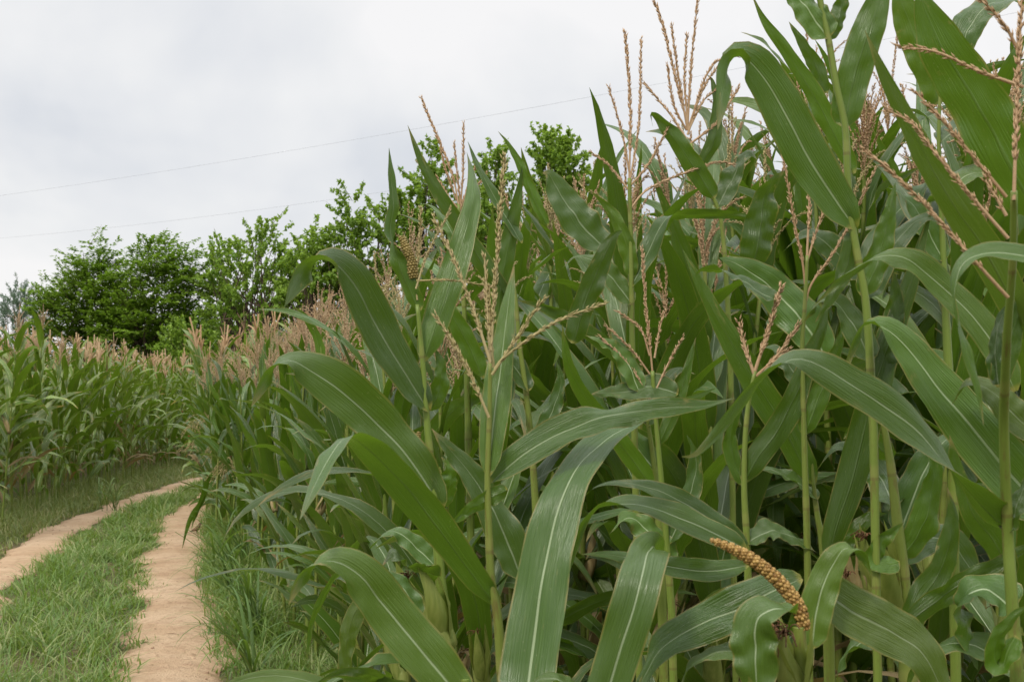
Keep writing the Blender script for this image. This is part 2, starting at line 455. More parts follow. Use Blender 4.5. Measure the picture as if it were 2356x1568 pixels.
sl = bpy.data.lights.new('sun', 'SUN'); sl.energy = 2.2; sl.angle = math.radians(10); sl.color = (1, .93, .80)
so = bpy.data.objects.new('sun', sl); COL.objects.link(so)
sd = Vector((math.sin(SUN_AZ) * math.cos(SUN_EL), math.cos(SUN_AZ) * math.cos(SUN_EL), math.sin(SUN_EL)))
so.rotation_euler = sd.to_track_quat('Z', 'Y').to_euler(); so.location = (0, -5, 20)

cam = bpy.data.cameras.new('camera'); co = bpy.data.objects.new('camera', cam); COL.objects.link(co)
co.location = (0, 0, CAMZ); co.rotation_euler = (math.radians(90), 0, 0)
cam.lens = 45; cam.sensor_width = 36; cam.shift_y = 142 / 2356; cam.clip_end = 3000; cam.clip_start = .05
cam.dof.use_dof = True; cam.dof.focus_distance = 3.4; cam.dof.aperture_fstop = 18
scene.camera = co
scene.view_settings.view_transform = 'Standard'; scene.view_settings.look = 'None'
scene.view_settings.exposure = 0; scene.view_settings.gamma = 1
scene.cycles.max_bounces = 7; scene.cycles.transmission_bounces = 5; scene.cycles.diffuse_bounces = 3; scene.cycles.glossy_bounces = 2
scene.cycles.use_denoising = True

# ------------------------------------------------------------------ layout of the place
RIGHT_EDGE = np.array([(.25, .5), (.15, 1), (-.05, 1.7), (-.25, 3), (-1.12, 6.9), (-2.98, 13), (-4.55, 18.5), (-4.95, 21), (-4.8, 25), (-2.9, 28), (0, 29.8)])
LEFT_EDGE = np.array([(-5.1, 8), (-5.6, 12), (-6.15, 16), (-6.85, 22), (-7.1, 28), (-6.3, 32.5), (-3, 36), (3, 38), (9, 39)])
RUT_R = np.array([(-.9, 4), (-1.4, 5.5), (-1.79, 6.9), (-2.46, 9.3), (-3.1, 11.8), (-3.84, 15), (-4.35, 17.4), (-4.75, 20.6), (-4.8, 23.5), (-4.5, 26.5), (-3, 29.4), (0, 31.2), (6, 32.5)])
RUT_L = np.array([(-2.3, 3.5), (-2.9, 5.5), (-3.75, 8.5), (-4.43, 11.07), (-4.98, 13.6), (-5.45, 16.4), (-5.68, 18.9), (-5.85, 21.1), (-6.0, 23.4), (-5.95, 26), (-5.2, 29), (-3.5, 31.2), (0, 33), (6, 34.2)])
def xr(Y): return np.interp(Y, RIGHT_EDGE[:, 1], RIGHT_EDGE[:, 0])
def polydist(pts, line):
    d = np.full(len(pts), 1e9); side = np.zeros(len(pts))
    for a, c in zip(line[:-1], line[1:]):
        ab = c - a; t = np.clip(((pts - a) @ ab) / (ab @ ab), 0, 1)
        q = a + t[:, None] * ab; dd = np.linalg.norm(pts - q, axis=1)
        cr = ab[0] * (pts[:, 1] - a[1]) - ab[1] * (pts[:, 0] - a[0])
        k = dd < d; d[k] = dd[k]; side[k] = np.sign(cr[k])
    return d, side       # side > 0: left of the line

# the ground
g = G(); S = 900
xs = np.linspace(-1, 1, 41) ** 3 * S
V = np.array([(x, y, 0) for y in xs for x in xs]); n = len(xs)
i, j = np.meshgrid(np.arange(n - 1), np.arange(n - 1), indexing='ij')
g.add(V, np.stack([i * n + j, i * n + j + 1, (i + 1) * n + j + 1, (i + 1) * n + j], -1))
tag(link('ground', g, M['ground']), kind='structure')

# the two sandy wheel tracks
def rut(line, name, wl):
    p3, _, L = spline(np.c_[line, np.zeros(len(line))], 260)
    T = tangents(p3); Nn = np.c_[-T[:, 1], T[:, 0], np.zeros(len(T))]
    s = np.linspace(0, L, 260)
    g = G(); k = 13; us = np.linspace(-1, 1, k)
    ph = NP.uniform(0, 6.28, 8)
    def wob(s, o): return .07 * np.sin(s * 1.3 + ph[o]) + .05 * np.sin(s * 3.1 + ph[o + 1]) + .03 * np.sin(s * 7.7 + ph[o + 2])
    wl_ = wl / 2 + wob(s, 0); wr_ = wl / 2 + wob(s, 3)
    V = np.zeros((260, k, 3))
    for a, uu in enumerate(us):
        off = np.where(uu < 0, wr_ * uu, wl_ * uu)
        V[:, a] = p3 + Nn * off[:, None]
        V[:, a, 2] = .032 - .027 * abs(uu) ** 2.5
    i = np.arange(259)[:, None]; j = np.arange(k - 1)[None]
    Q = np.stack([i * k + j + 1, i * k + j, (i + 1) * k + j, (i + 1) * k + j + 1], -1).reshape(-1, 4)
    UV = np.stack(np.broadcast_arrays(((us + 1) / 2)[None], s[:, None]), -1)
    g.add(V, Q, None, UV)
    tag(link(name, g, M['dirt']), kind='structure')
rut(RUT_R, 'path', .66)
rut(RUT_L, 'path', .52)

# ------------------------------------------------------------------ grass (uncountable)
def blades(pos, h, wd, lean, seg=3, curl=1.0):
    n = len(pos)
    az = NP.uniform(0, 6.283, n) if np.isscalar(lean) else lean[1]
    ln = (lean if np.isscalar(lean) else lean[0]) * NP.uniform(.3, 1.5, n)
    dx, dy = np.cos(az), np.sin(az)
    t = np.linspace(0, 1, seg + 1)
    z = h[:, None] * (t[None] - .35 * ln[:, None] * t[None] ** 2.4 * curl)
    r = h[:, None] * ln[:, None] * t[None] ** 1.7
    c = np.stack([pos[:, 0, None] + dx[:, None] * r, pos[:, 1, None] + dy[:, None] * r, pos[:, 2, None] + np.maximum(z, .004)], -1)
    fa = az + math.pi / 2 + NP.normal(0, .5, n)
    L = np.stack([np.cos(fa), np.sin(fa), np.zeros(n)], -1)
    w_ = wd[:, None] * (1 - t[None] ** 1.6) * .5 + .0003
    V = np.stack([c - L[:, None] * w_[..., None], c + L[:, None] * w_[..., None]], 2)      # n, seg+1, 2, 3
    base = (np.arange(n) * (seg + 1) * 2)[:, None, None]
    k = (np.arange(seg) * 2)[None, :, None]
    Q = (base + k + np.array([0, 1, 3, 2])[None, None]).reshape(-1, 4)
    UV = np.zeros((n, seg + 1, 2, 2)); UV[..., 1] = t[None, :, None]; UV[:, :, 1, 0] = 1
    rn = np.repeat(NP.random(n), (seg + 1) * 2)
    return V.reshape(-1, 3), Q, UV.reshape(-1, 2), rn

def vnoise(p, sc, seed=0):
    r = np.random.default_rng(seed); out = 0
    for k in range(5):
        a = r.uniform(0, 6.283); f = sc * r.uniform(.6, 1.7)
        out = out + np.sin((p[:, 0] * math.cos(a) + p[:, 1] * math.sin(a)) * f + r.uniform(0, 6.28))
    return out / 5

def scatter(n, x0, x1, y0, y1, power=1.0):
    u = NP.random(n); Y = y0 + (y1 - y0) * u ** power
    return np.c_[NP.uniform(x0, x1, n), Y]

def in_view(p, m=.05): return np.abs(p[:, 0] / np.maximum(p[:, 1], .1)) < .4 + m
def clump(c, per, sig):
    q = np.repeat(c, per, 0); return q + NP.normal(0, sig, q.shape)

# median strip between the wheel tracks
g = G()
c = scatter(17000, -7.5, 0, 5.6, 32, 1.25); c = c[in_view(c)]; c = c[NP.random(len(c)) < .62 + .6 * vnoise(c, 6, 21)]
dr, sr = polydist(c, RUT_R); dl, s2 = polydist(c, RUT_L)
k = (sr > 0) & (s2 < 0) & (dr > .25 + .10 * vnoise(c, 3, 1)) & (dl > .20 + .08 * vnoise(c, 3, 2))
c = c[k]; p = clump(c, 13, .045)
dr, sr = polydist(p, RUT_R); dl, s2 = polydist(p, RUT_L)
k = (sr > 0) & (s2 < 0) & (dr > .19 + .06 * vnoise(p, 5, 11)) & (dl > .15); p = p[k]; dm = np.minimum(dr[k], dl[k])
h = (.09 + .17 * NP.random(len(p)) ** 1.6) * (.85 + .4 * vnoise(p, 2.2, 3)) * np.clip(.5 + dm * 1.4, .45, 1.15)
g.add(*(lambda a: (a[0], a[1], None, a[2], a[3]))(blades(np.c_[p, np.zeros(len(p))], np.maximum(h, .03), NP.uniform(.0045, .0105, len(p)) * (1 + p[:, 1] * .025), 1.0)))
# low creeping runners reaching out on the sand
c = scatter(900, -6, 0, 5.6, 20); dr, sr = polydist(c, RUT_R); c = c[(sr > 0) & (dr > .12) & (dr < .42) & in_view(c)]
c = c[vnoise(c, 2.5, 9) > .05]; p = clump(c, 26, .06)
g.add(*(lambda a: (a[0], a[1], None, a[2], a[3]))(blades(np.c_[p, np.zeros(len(p))], NP.uniform(.03, .10, len(p)), NP.uniform(.004, .008, len(p)), 1.5)))
k = NP.random(len(c)) < .16; q = clump(c[k], 9, .045); dq, sq = polydist(q, RUT_R); q = q[(sq > 0) & (dq > .22)]
g.add(*(lambda a: (a[0], a[1], None, a[2], a[3]))(blades(np.c_[q, np.zeros(len(q))], NP.uniform(.05, .13, len(q)), NP.uniform(.016, .03, len(q)), 1.2, 4)))
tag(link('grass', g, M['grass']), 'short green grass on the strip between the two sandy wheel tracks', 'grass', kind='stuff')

# grass verge at the foot of the right-hand corn
g = G()
c = scatter(15000, -5, 1.0, 5.2, 27, 1.35); c = c[in_view(c)]
dr, sr = polydist(c, RUT_R); de, se = polydist(c, RIGHT_EDGE)
k = (sr < 0) & (dr > .20 + .08 * vnoise(c, 3, 4)) & ((se > 0) | (de < .9)); c = c[k]
p = clump(c, 8, .06); dr, sr = polydist(p, RUT_R); k = (sr < 0) & (dr > .16); p = p[k]; dr = dr[k]
h = (.12 + .26 * NP.random(len(p)) ** 1.6) * (.9 + .35 * vnoise(p, 1.7, 5)) * np.clip(.45 + dr * 1.2, .4, 1.2)
g.add(*(lambda a: (a[0], a[1], None, a[2], a[3]))(blades(np.c_[p, np.zeros(len(p))], np.maximum(h, .04), NP.uniform(.004, .010, len(p)) * (1 + p[:, 1] * .02), .95, 4)))
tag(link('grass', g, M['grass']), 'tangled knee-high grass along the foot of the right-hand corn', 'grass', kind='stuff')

# verge in front of the left field
g = G()
c = scatter(15000, -9, -2, 10, 34, 1.0); c = c[in_view(c)]
dl, s2 = polydist(c, RUT_L); de, se = polydist(c, LEFT_EDGE)
k = (s2 > 0) & (dl > .24 + .08 * vnoise(c, 3, 6)) & ((se < 0) | (de < .7)); c = c[k]
p = clump(c, 8, .07); dl, s2 = polydist(p, RUT_L); k = (s2 > 0) & (dl > .18); p = p[k]; dl = dl[k]
h = (.08 + .22 * NP.random(len(p)) ** 1.5) * (.9 + .4 * vnoise(p, 1.5, 7)) * np.clip(.35 + dl * 1.0, .35, 1.25)
g.add(*(lambda a: (a[0], a[1], None, a[2], a[3]))(blades(np.c_[p, np.zeros(len(p))], np.maximum(h, .04), NP.uniform(.006, .012, len(p)) * (1 + p[:, 1] * .015), .9, 3)))
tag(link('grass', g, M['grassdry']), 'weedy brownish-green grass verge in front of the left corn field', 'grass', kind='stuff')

# bits of straw and dead leaf lying on the sand
g = G()
for line in (RUT_R, RUT_L):
    c = scatter(2600, -7, 0, 5.6, 24, 1.2); d, s = polydist(c, line); c = c[(d < .36) & in_view(c) & (NP.random(len(c)) < .3 + 2.4 * d)]
    for q in c[:800]:
        a = NP.uniform(0, 6.28); l = NP.uniform(.008, .05); wd = NP.uniform(.002, .008)
        d2 = np.array([math.cos(a), math.sin(a), 0]); e = np.array([-d2[1], d2[0], 0]) * wd
        o = np.array([q[0], q[1], .034])
        g.add([o - d2 * l - e * .3, o + e + [0, 0, .004], o - e + [0, 0, .002], o + d2 * l + [0, 0, NP.uniform(0, .01)]], None, [[0, 2, 1], [1, 2, 3]])
tag(link('leaf_litter', g, M['twig']), 'scattered brown straw and leaf bits lying on the sandy wheel tracks', 'litter', kind='stuff')

# ------------------------------------------------------------------ corn: procedural plants
def corn_geo(seed, H=1.8, lv=2, tass='tassel', erect=0.0, ears=1, dm=1.0):
    """returns dict part name -> list of (geometry, material) in plant coordinates; lv 2 near, 1 middle, 0 far"""
    rg = random.Random(seed); ng = np.random.default_rng(seed)
    out = {'stalk': [], 'leaf': [], 'tassel': [], 'ear': [], 'dry': []}
    lean = rg.uniform(0, .10); la = rg.uniform(0, 6.28)
    def axis(z):
        k = (z / H) ** 1.6 * lean * H
        return np.array([math.cos(la) * k, math.sin(la) * k, z])
    nz = {2: 26, 1: 10, 0: 5}[lv]
    zs = np.linspace(0, H, nz); path = np.array([axis(z) for z in zs])
    rad = .0135 * (1 - .62 * (zs / H) ** 1.3) * rg.uniform(.9, 1.1)
    if lv == 2: rad = rad * (.92 + .16 * (1 - ((zs / .17 + .5) % 1)))
    gs = G(); tube(gs, path, rad, {2: 8, 1: 6, 0: 4}[lv], cap=False); out['stalk'] = gs
    nl = rg.randint(13, 15) if lv == 2 else (rg.randint(10, 12) if lv else 11)
    th0 = rg.uniform(0, 6.28)
    for q in range(nl):
        f = q / (nl - 1)                       # 0 low, 1 top
        z = .28 + (H - (.38 if lv == 2 else .52)) * f ** .95
        th = th0 + (q % 2) * math.pi + rg.gauss(0, .35)
        ln = (.62 + .34 * math.sin(min(1, f * 1.15) * math.pi) ** .8 - .10 * f) * rg.uniform(.85, 1.12)
        wd = (.078 + .028 * math.sin(min(1, f + .12) * math.pi)) * rg.uniform(.88, 1.12) * (1.12 if lv < 2 else .86)
        if lv == 1 and dm < .7: ln *= .82
        e0 = math.radians(52 + 22 * f + rg.gauss(0, 7) + erect * 6)
        droop = math.radians(max(5, rg.gauss((150 - 88 * f) * dm, 36) * (1 - .2 * erect)))
        pw = rg.uniform(1.3, 2.4)
        ns = {2: 22, 1: 12, 0: 7}[lv]
        s = np.linspace(0, 1, ns)
        el = e0 - droop * s ** pw
        az = th + rg.gauss(0, .35) * s ** 1.5
        ds = ln / (ns - 1)
        step = np.stack([np.cos(el) * np.cos(az), np.cos(el) * np.sin(az), np.sin(el)], 1) * ds
        pts = axis(z) + np.vstack([[0, 0, 0], np.cumsum(step[:-1], 0)])
        lat = np.stack([-np.sin(az), np.cos(az), np.zeros(ns)], 1)
        T = tangents(pts); N = np.cross(lat, -T) ; N = np.cross(T, lat)
        N = np.where((N[:1, 2:] < 0), -N, N)
        ro = rg.gauss(0, .5) * s + rg.gauss(0, .35) + rg.gauss(0, .7) * s ** 2
        N = N * np.cos(ro)[:, None] + np.cross(T, N) * np.sin(ro)[:, None]
        dryleaf = (f < .2 and rg.random() < .4) or rg.random() < .008
        if dryleaf: wd *= .55; N = N * np.cos(3 * s + ro)[:, None] + np.cross(T, N) * np.sin(3 * s + ro)[:, None]
        gl = G(); blade(gl, pts, N, wd, {2: 7, 1: 5, 0: 3}[lv], rg.uniform(.5, .7), .33, .45, .010 if lv else .006, rg.uniform(3, 6), rg.random(), 0, rg)
        out['dry' if dryleaf else 'leaf'].append(gl)
    # tassel
    gt = G(); top = axis(H); d0 = norm(axis(H) - axis(H - .1))
    nb = rg.randint(9, 14) if lv else 9
    for q in range(nb + 1):
        if q == 0: l = rg.uniform(.28, .38); spr = rg.uniform(0, .2); st = 0
        else: l = rg.uniform(.16, .27); spr = rg.uniform(.2, .95); st = rg.uniform(-.04, .09)
        a = rg.uniform(0, 6.28); ro = np.array([math.cos(a), math.sin(a), 0])
        ns = 7 if lv else 4
        s = np.linspace(0, 1, ns)[:, None]
        pt = top + d0 * st + d0 * l * (s - .25 * spr * s ** 2) + ro * l * spr * .62 * (s ** 1.25) - np.array([0, 0, 1]) * l * .22 * spr * s ** 3
        if lv == 2:
            tube(gt, pt, .0011, 4, cap=False)
            spikelets(gt, pt, .0048, .010, 
                .0014 if q else .0016, .42, 3 if q == 0 else 2, 0, ng)
        elif lv == 1:
            tube(gt, pt, np.linspace(.0016, .0012, ns), 3, cap=False)
            spikelets(gt, pt, .011, .014, .0023, .4, 2, 0, ng)
        else:
            e = norm(np.cross(pt[-1] - pt[0], [.3, .8, .1])) * (.008 if q else .010)
            V = np.concatenate([pt - e, pt + e]); i = np.arange(ns - 1)
            gt.add(V, np.stack([i, i + 1, i + 1 + ns, i + ns], 1))
    out['tassel'] = gt
    if ears and lv:
        z = H * rg.uniform(.42, .55); a = th0 + rg.choice([0, math.pi]) + .3
        out['ear'] = ear_geo(axis(z), norm(np.array([math.cos(a) * .45, math.sin(a) * .45, 1])), rg.uniform(.17, .22), .026, rg, lv)
    return out

def ear_geo(base, d, L, rad, rg, lv=2):
    """husk and silk geometry of one ear"""
    gh = G(); n = 14 if lv == 2 else 7
    t = np.linspace(0, 1, n)
    side = norm(np.cross(d, [.2, .7, .3]))
    path = base + d * (L * t)[:, None] + side * (.015 * np.sin(t * 2.5))[:, None]
    r_ = rad * (np.sin(np.clip(t * 1.02 + .12, 0, 1) ** .62 * math.pi) ** .75 * .96 + .05)
    tube(gh, path, r_, 14 if lv == 2 else 7)
    for q in range(4 if lv == 2 else 2):         # loose husk flaps
        a = q * 1.7 + rg.random(); b2 = np.cross(d, side)
        o = side * math.cos(a) + b2 * math.sin(a)
        tt = np.linspace(0, 1, 9)
        pp = base + d * (L * (1.0 + .12 * rg.random()) * tt)[:, None] + o * (rad * (.55 + .55 * np.sin(tt * 2.6)) + .012 * tt ** 3 * rg.random())[:, None]
        blade(gh, pp, np.tile(o, (9, 1)), rad * 1.5, 5, .8, .3, -.5, .002, 2, rg.random(), 0, rg)
    gk = G(); tip = path[-1]
    for q in range(26 if lv == 2 else 7):
        v = norm(d + np.array([rg.gauss(0, .3), rg.gauss(0, .3), rg.gauss(0, .3)]))
        l = rg.uniform(.02, .05); s = np.linspace(0, 1, 5)[:, None]
        tube(gk, tip - d * .012 + v * l * s - np.array([0, 0, 1]) * l * .7 * s ** 2, .0009 if lv == 2 else .002, 3, cap=False)
    return gh, gk

def merge(gs):
    g = G()
    for x in gs: g.merge(x)
    return g

PLANT_ORDER = ['stalk', 'leaf', 'dry', 'tassel', 'husk', 'silk']
def make_proto(seed, H, lv, tm, erect=0, ears=1, dm=1.0):
    """a corn plant: Empty > stalk, leaves (or one foliage mesh), tassel, ear > silk"""
    d = corn_geo(seed, H, lv, erect=erect, ears=ears, dm=dm)
    root = bpy.data.objects.new('corn_plant', None); COL.objects.link(root); root.empty_display_size = .1
    link('stalk', d['stalk'], M['stalk'], root)
    if lv == 2:
        for gl in d['leaf']: link('leaf', gl, M['leaf'], root)
        for gl in d['dry']:
            o = link('leaf', gl, M['dry'], root); o['label'] = 'withered brown lower leaf'
    else:
        gg = G()
        for gl in d['leaf']: gg.merge(gl, 0)
        for gl in d['dry']: gg.merge(gl, 1)
        link('foliage', gg, [M['leaf'] if dm < .7 else M['leaffar'], M['dry']], root)
    link('tassel', d['tassel'], tm, root)
    if d['ear']:
        e = link('ear', d['ear'][0], M['huskdry'] if seed % 3 == 0 else M['husk'], root)
        link('silk', d['ear'][1], M['silk'], e)
    return root

def dup(root):
    r = root.copy(); COL.objects.link(r)
    for ch in root.children:
        c = ch.copy(); COL.objects.link(c); c.parent = r
        for q in ch.children:
            z = q.copy(); COL.objects.link(z); z.parent = c
    return r

# positions in both fields: (x, y, field, row)
pos = []
for k in range(0, 15):
    Y = 2.75 + .2 * R.random()
    while Y < 27.5:
        Y += .27 * R.uniform(.8, 1.25) * (.50 if Y < 5.2 and k > 0 else .72 if Y < 6.5 else 1 if Y < 12 else 1.12)
        X = xr(Y) + .16 + .62 * k + R.gauss(0, .05)
        if X / Y > .47 or X / Y < -.47: continue
        if Y < (2.8 if X / Y > .12 else 3.15) and X > -.05: continue
        if k > 7 and Y > 14: continue
        pos.append((X, Y, 'r', k))
e3, _, LL = spline(np.c_[LEFT_EDGE, np.zeros(len(LEFT_EDGE))], 600)
eT = tangents(e3); eN = np.c_[-eT[:, 1], eT[:, 0]]
for k in range(0, 11):
    s = R.random() * .3
    while s < LL:
        s += .27 * R.uniform(.8, 1.25) * (1 if k < 3 else 1.15)
        q = int(min(599, s / LL * 599))
        x, y = e3[q, :2] + eN[q] * (.15 + .66 * k) + np.array([R.gauss(0, .06), R.gauss(0, .06)])
        if y < 10 or x / y < -.46 or x / y > .02: continue
        if y > 42: continue
        pos.append((x, y, 'l', k))

def priority(p):
    x, y, f, k = p
    if f == 'r': return y + (0 if y < 6 else 1.6 * k) + .35 * k
    return y * .98 + 7 * k
N_IND = 272
pos.sort(key=priority)
ind, rest = pos[:N_IND], pos[N_IND:]

protos = {}
def get_proto(kind, idx):
    key = (kind, idx)
    first = key not in protos
    if first:
        if kind == 'near': protos[key] = make_proto(100 + idx, 1.92 + .05 * (idx % 4), 2, M['tassel'] if idx % 3 else M['tasselgreen'], [1.1, .2, .6, .0, .9][idx % 5], 1, [1, 1.1, .9][idx % 3])
        elif kind == 'edge': protos[key] = make_proto(200 + idx, 1.82 + .04 * (idx % 4), 1, M['tasselpink'], .9, 1, .62)
        else: protos[key] = make_proto(300 + idx, 2.16 + .05 * (idx % 4), 1, M['tasselpink'], .5)
        return protos[key]
    return dup(protos[key])

def zone_label(x, y, f, k):
    px = 1178 + x / y * F
    if f == 'r':
        if y < 5:
            if px < 1300: return 'tall corn plant close behind the leftmost foreground corn', 'tall corn behind the leftmost foreground plants'
            if px < 1800: return 'tall corn plant behind the foreground tassels in the middle of the right-hand field', 'tall corn behind the middle foreground plants'
            return 'tall corn plant filling the right picture edge behind the nearest leaves', 'tall corn at the right picture edge'
        if y < 9:
            if px < 1250: return 'corn plant along the grassy edge of the right-hand field beyond the foreground', 'corn along the grassy edge of the right-hand field'
            return 'corn plant deep in the right-hand field, only glimpsed between nearer plants', 'corn glimpsed deep in the right-hand field'
        if y < 14: return 'small-looking corn plant beside the sandy wheel track below the leafy trees', 'corn beside the sandy wheel track'
        return 'distant corn plant of the right-hand field where the track bends away', 'distant corn where the track bends'
    if y < 19: return 'corn plant with pinkish tassel at the left picture edge behind the weedy verge', 'left field corn at the picture edge'
    if y < 25: return 'corn plant with pinkish tassel in the left field below the round bush', 'left field corn below the round bush'
    return 'far corn plant of the left field closing the view at the bend', 'left field corn at the bend of the track'

for n_, (x, y, f, k) in enumerate(ind):
    if f == 'r': kind, ni = ('near', 10) if y < (4.2 if k == 0 else 6.5) else ('edge', 8)
    else: kind, ni = 'left', 8
    o = get_proto(kind, R.randrange(ni))
    o.location = (x, y, 0)
    o.rotation_euler = (R.gauss(0, .05), R.gauss(0, .05), R.uniform(0, 6.283))
    sc = R.uniform(.92, 1.05) if f == 'r' else R.uniform(.86, 1.07)
    if f == 'r': sc *= [.93, 1.08, 1.15, 1.19][min(k, 3)] * ((.84 if y < 4.1 else .93) if -60 < x / y * F < 380 and y < 6 else 1)
    if f == 'r' and y < 6.5 and x / y * F < -100: sc *= .88
    if f == 'r' and y < 6: sc = max(.74, min(sc, (CAMZ + (926 - np.interp(1178 + x / y * F, [900, 1000, 1200, 1310, 1500, 1700], [430, 380, 300, 190, 110, -80])) / F * y) / 2.62))
    o.scale = (sc, sc, sc * R.uniform(.97, 1.03))
    lab, grp = zone_label(x, y, f, k)
    tag(o, lab, 'corn plant', grp)
for o in list(protos.values()):
    pass

# the many plants farther in, as one mass per field
def mass(plist, H, tm, seed0, label, clear):
    lib = []
    for q in range(7):
        d = corn_geo(seed0 + q, H * (1 + .02 * (q % 3)), 0, erect=.6, ears=0)
        gg = G(); gg.merge(d['stalk'], 0)
        for gl in d['leaf']: gg.merge(gl, 1)
        for gl in d['dry']: gg.merge(gl, 2)
        gg.merge(d['tassel'], 3)
        lib.append(gg.arrays())
    Vs, Qs, Ms, UVs, Rs = [], [], [], [], []; off = 0
    for (x, y, f, k) in plist:
        V, Q, T, QM, TM, UV, RR = lib[R.randrange(7)]
        a = R.uniform(0, 6.283); s = R.uniform(.9, 1.06) * (1.2 if f == 'r' else 1); ca, sa = math.cos(a) * s, math.sin(a) * s
        W = np.stack([V[:, 0] * ca - V[:, 1] * sa + x, V[:, 0] * sa + V[:, 1] * ca + y, V[:, 2] * s], 1)
        Vs.append(W); Qs.append(Q + off); Ms.append(QM); UVs.append(UV); Rs.append((RR + R.random()) % 1); off += len(V)
    arr = (np.concatenate(Vs), np.concatenate(Qs), np.zeros((0, 3), int), np.concatenate(Ms), np.zeros(0, int), np.concatenate(UVs), np.concatenate(Rs))
    o = link('corn_field', arr, [M['stalk'], M['leaffar'], M['dry'], tm])
    tag(o, label, 'corn field', kind='stuff')
mass([p for p in rest if p[2] == 'r'], 1.86, M['tassel'], 500, 'dense inner rows of the right-hand corn field behind its edge plants', 1)
mass([p for p in rest if p[2] == 'l'], 2.20, M['tasselpink'], 600, 'inner rows of the left corn field topped with pinkish tassels', 1)

# ------------------------------------------------------------------ the foremost plants, leaf by leaf
def hero_leaf(pts, wpx, phis, d, nu=9, n=44, w0=.66, peak=.34, fold=.32, wave=.010, freq=3.6, seed=0, dd=0.0, tipp=2.2):
    """pts: (x, y[, distance]) along the midrib from stalk to tip; phis: turn of the blade, 0 = upper face towards the path,
    90 = edge on, 180 = lower face; wpx: blade width where it is widest"""
    rg = random.Random(seed)
    k = len(pts)
    P3 = []
    for q, p in enumerate(pts):
        dep = p[2] if len(p) > 2 else d + dd * (q / (k - 1)) ** 1.5
        P3.append(P(p[0], p[1], dep))
    if not isinstance(phis, (list, tuple)): phis = [phis] * k
    if len(phis) != k: phis = list(np.interp(np.linspace(0, 1, k), np.linspace(0, 1, len(phis)), phis))
    path, ph, L = spline(P3, n, [float(a) for a in phis])
    T = tangents(path)
    C = norm(np.array([0, 0, CAMZ]) - path)
    C = norm(C - T * np.sum(C * T, 1, keepdims=True))
    S = np.cross(C, T)
    # sign: at the highest part of the arch the upper face looks up
    if path[-1, 0] < path[0, 0]: ref = np.array([.35, 0, .93])
    else: ref = np.array([-.35, 0, .93])
    if np.sum(S @ ref) < 0: S = -S
    a = np.radians(ph)[:, None]
    N = C * np.cos(a) + S * np.sin(a)
    big = np.median(np.abs(np.cos(np.radians(phis[:max(2, int(k * .7))]))))
    wd = .87 * wpx * d / F / max(.62, big)
    g = G(); blade(g, path, N, wd, nu, w0, peak, fold, wave, freq, rg.random(), 0, rg, tipp)
    return g

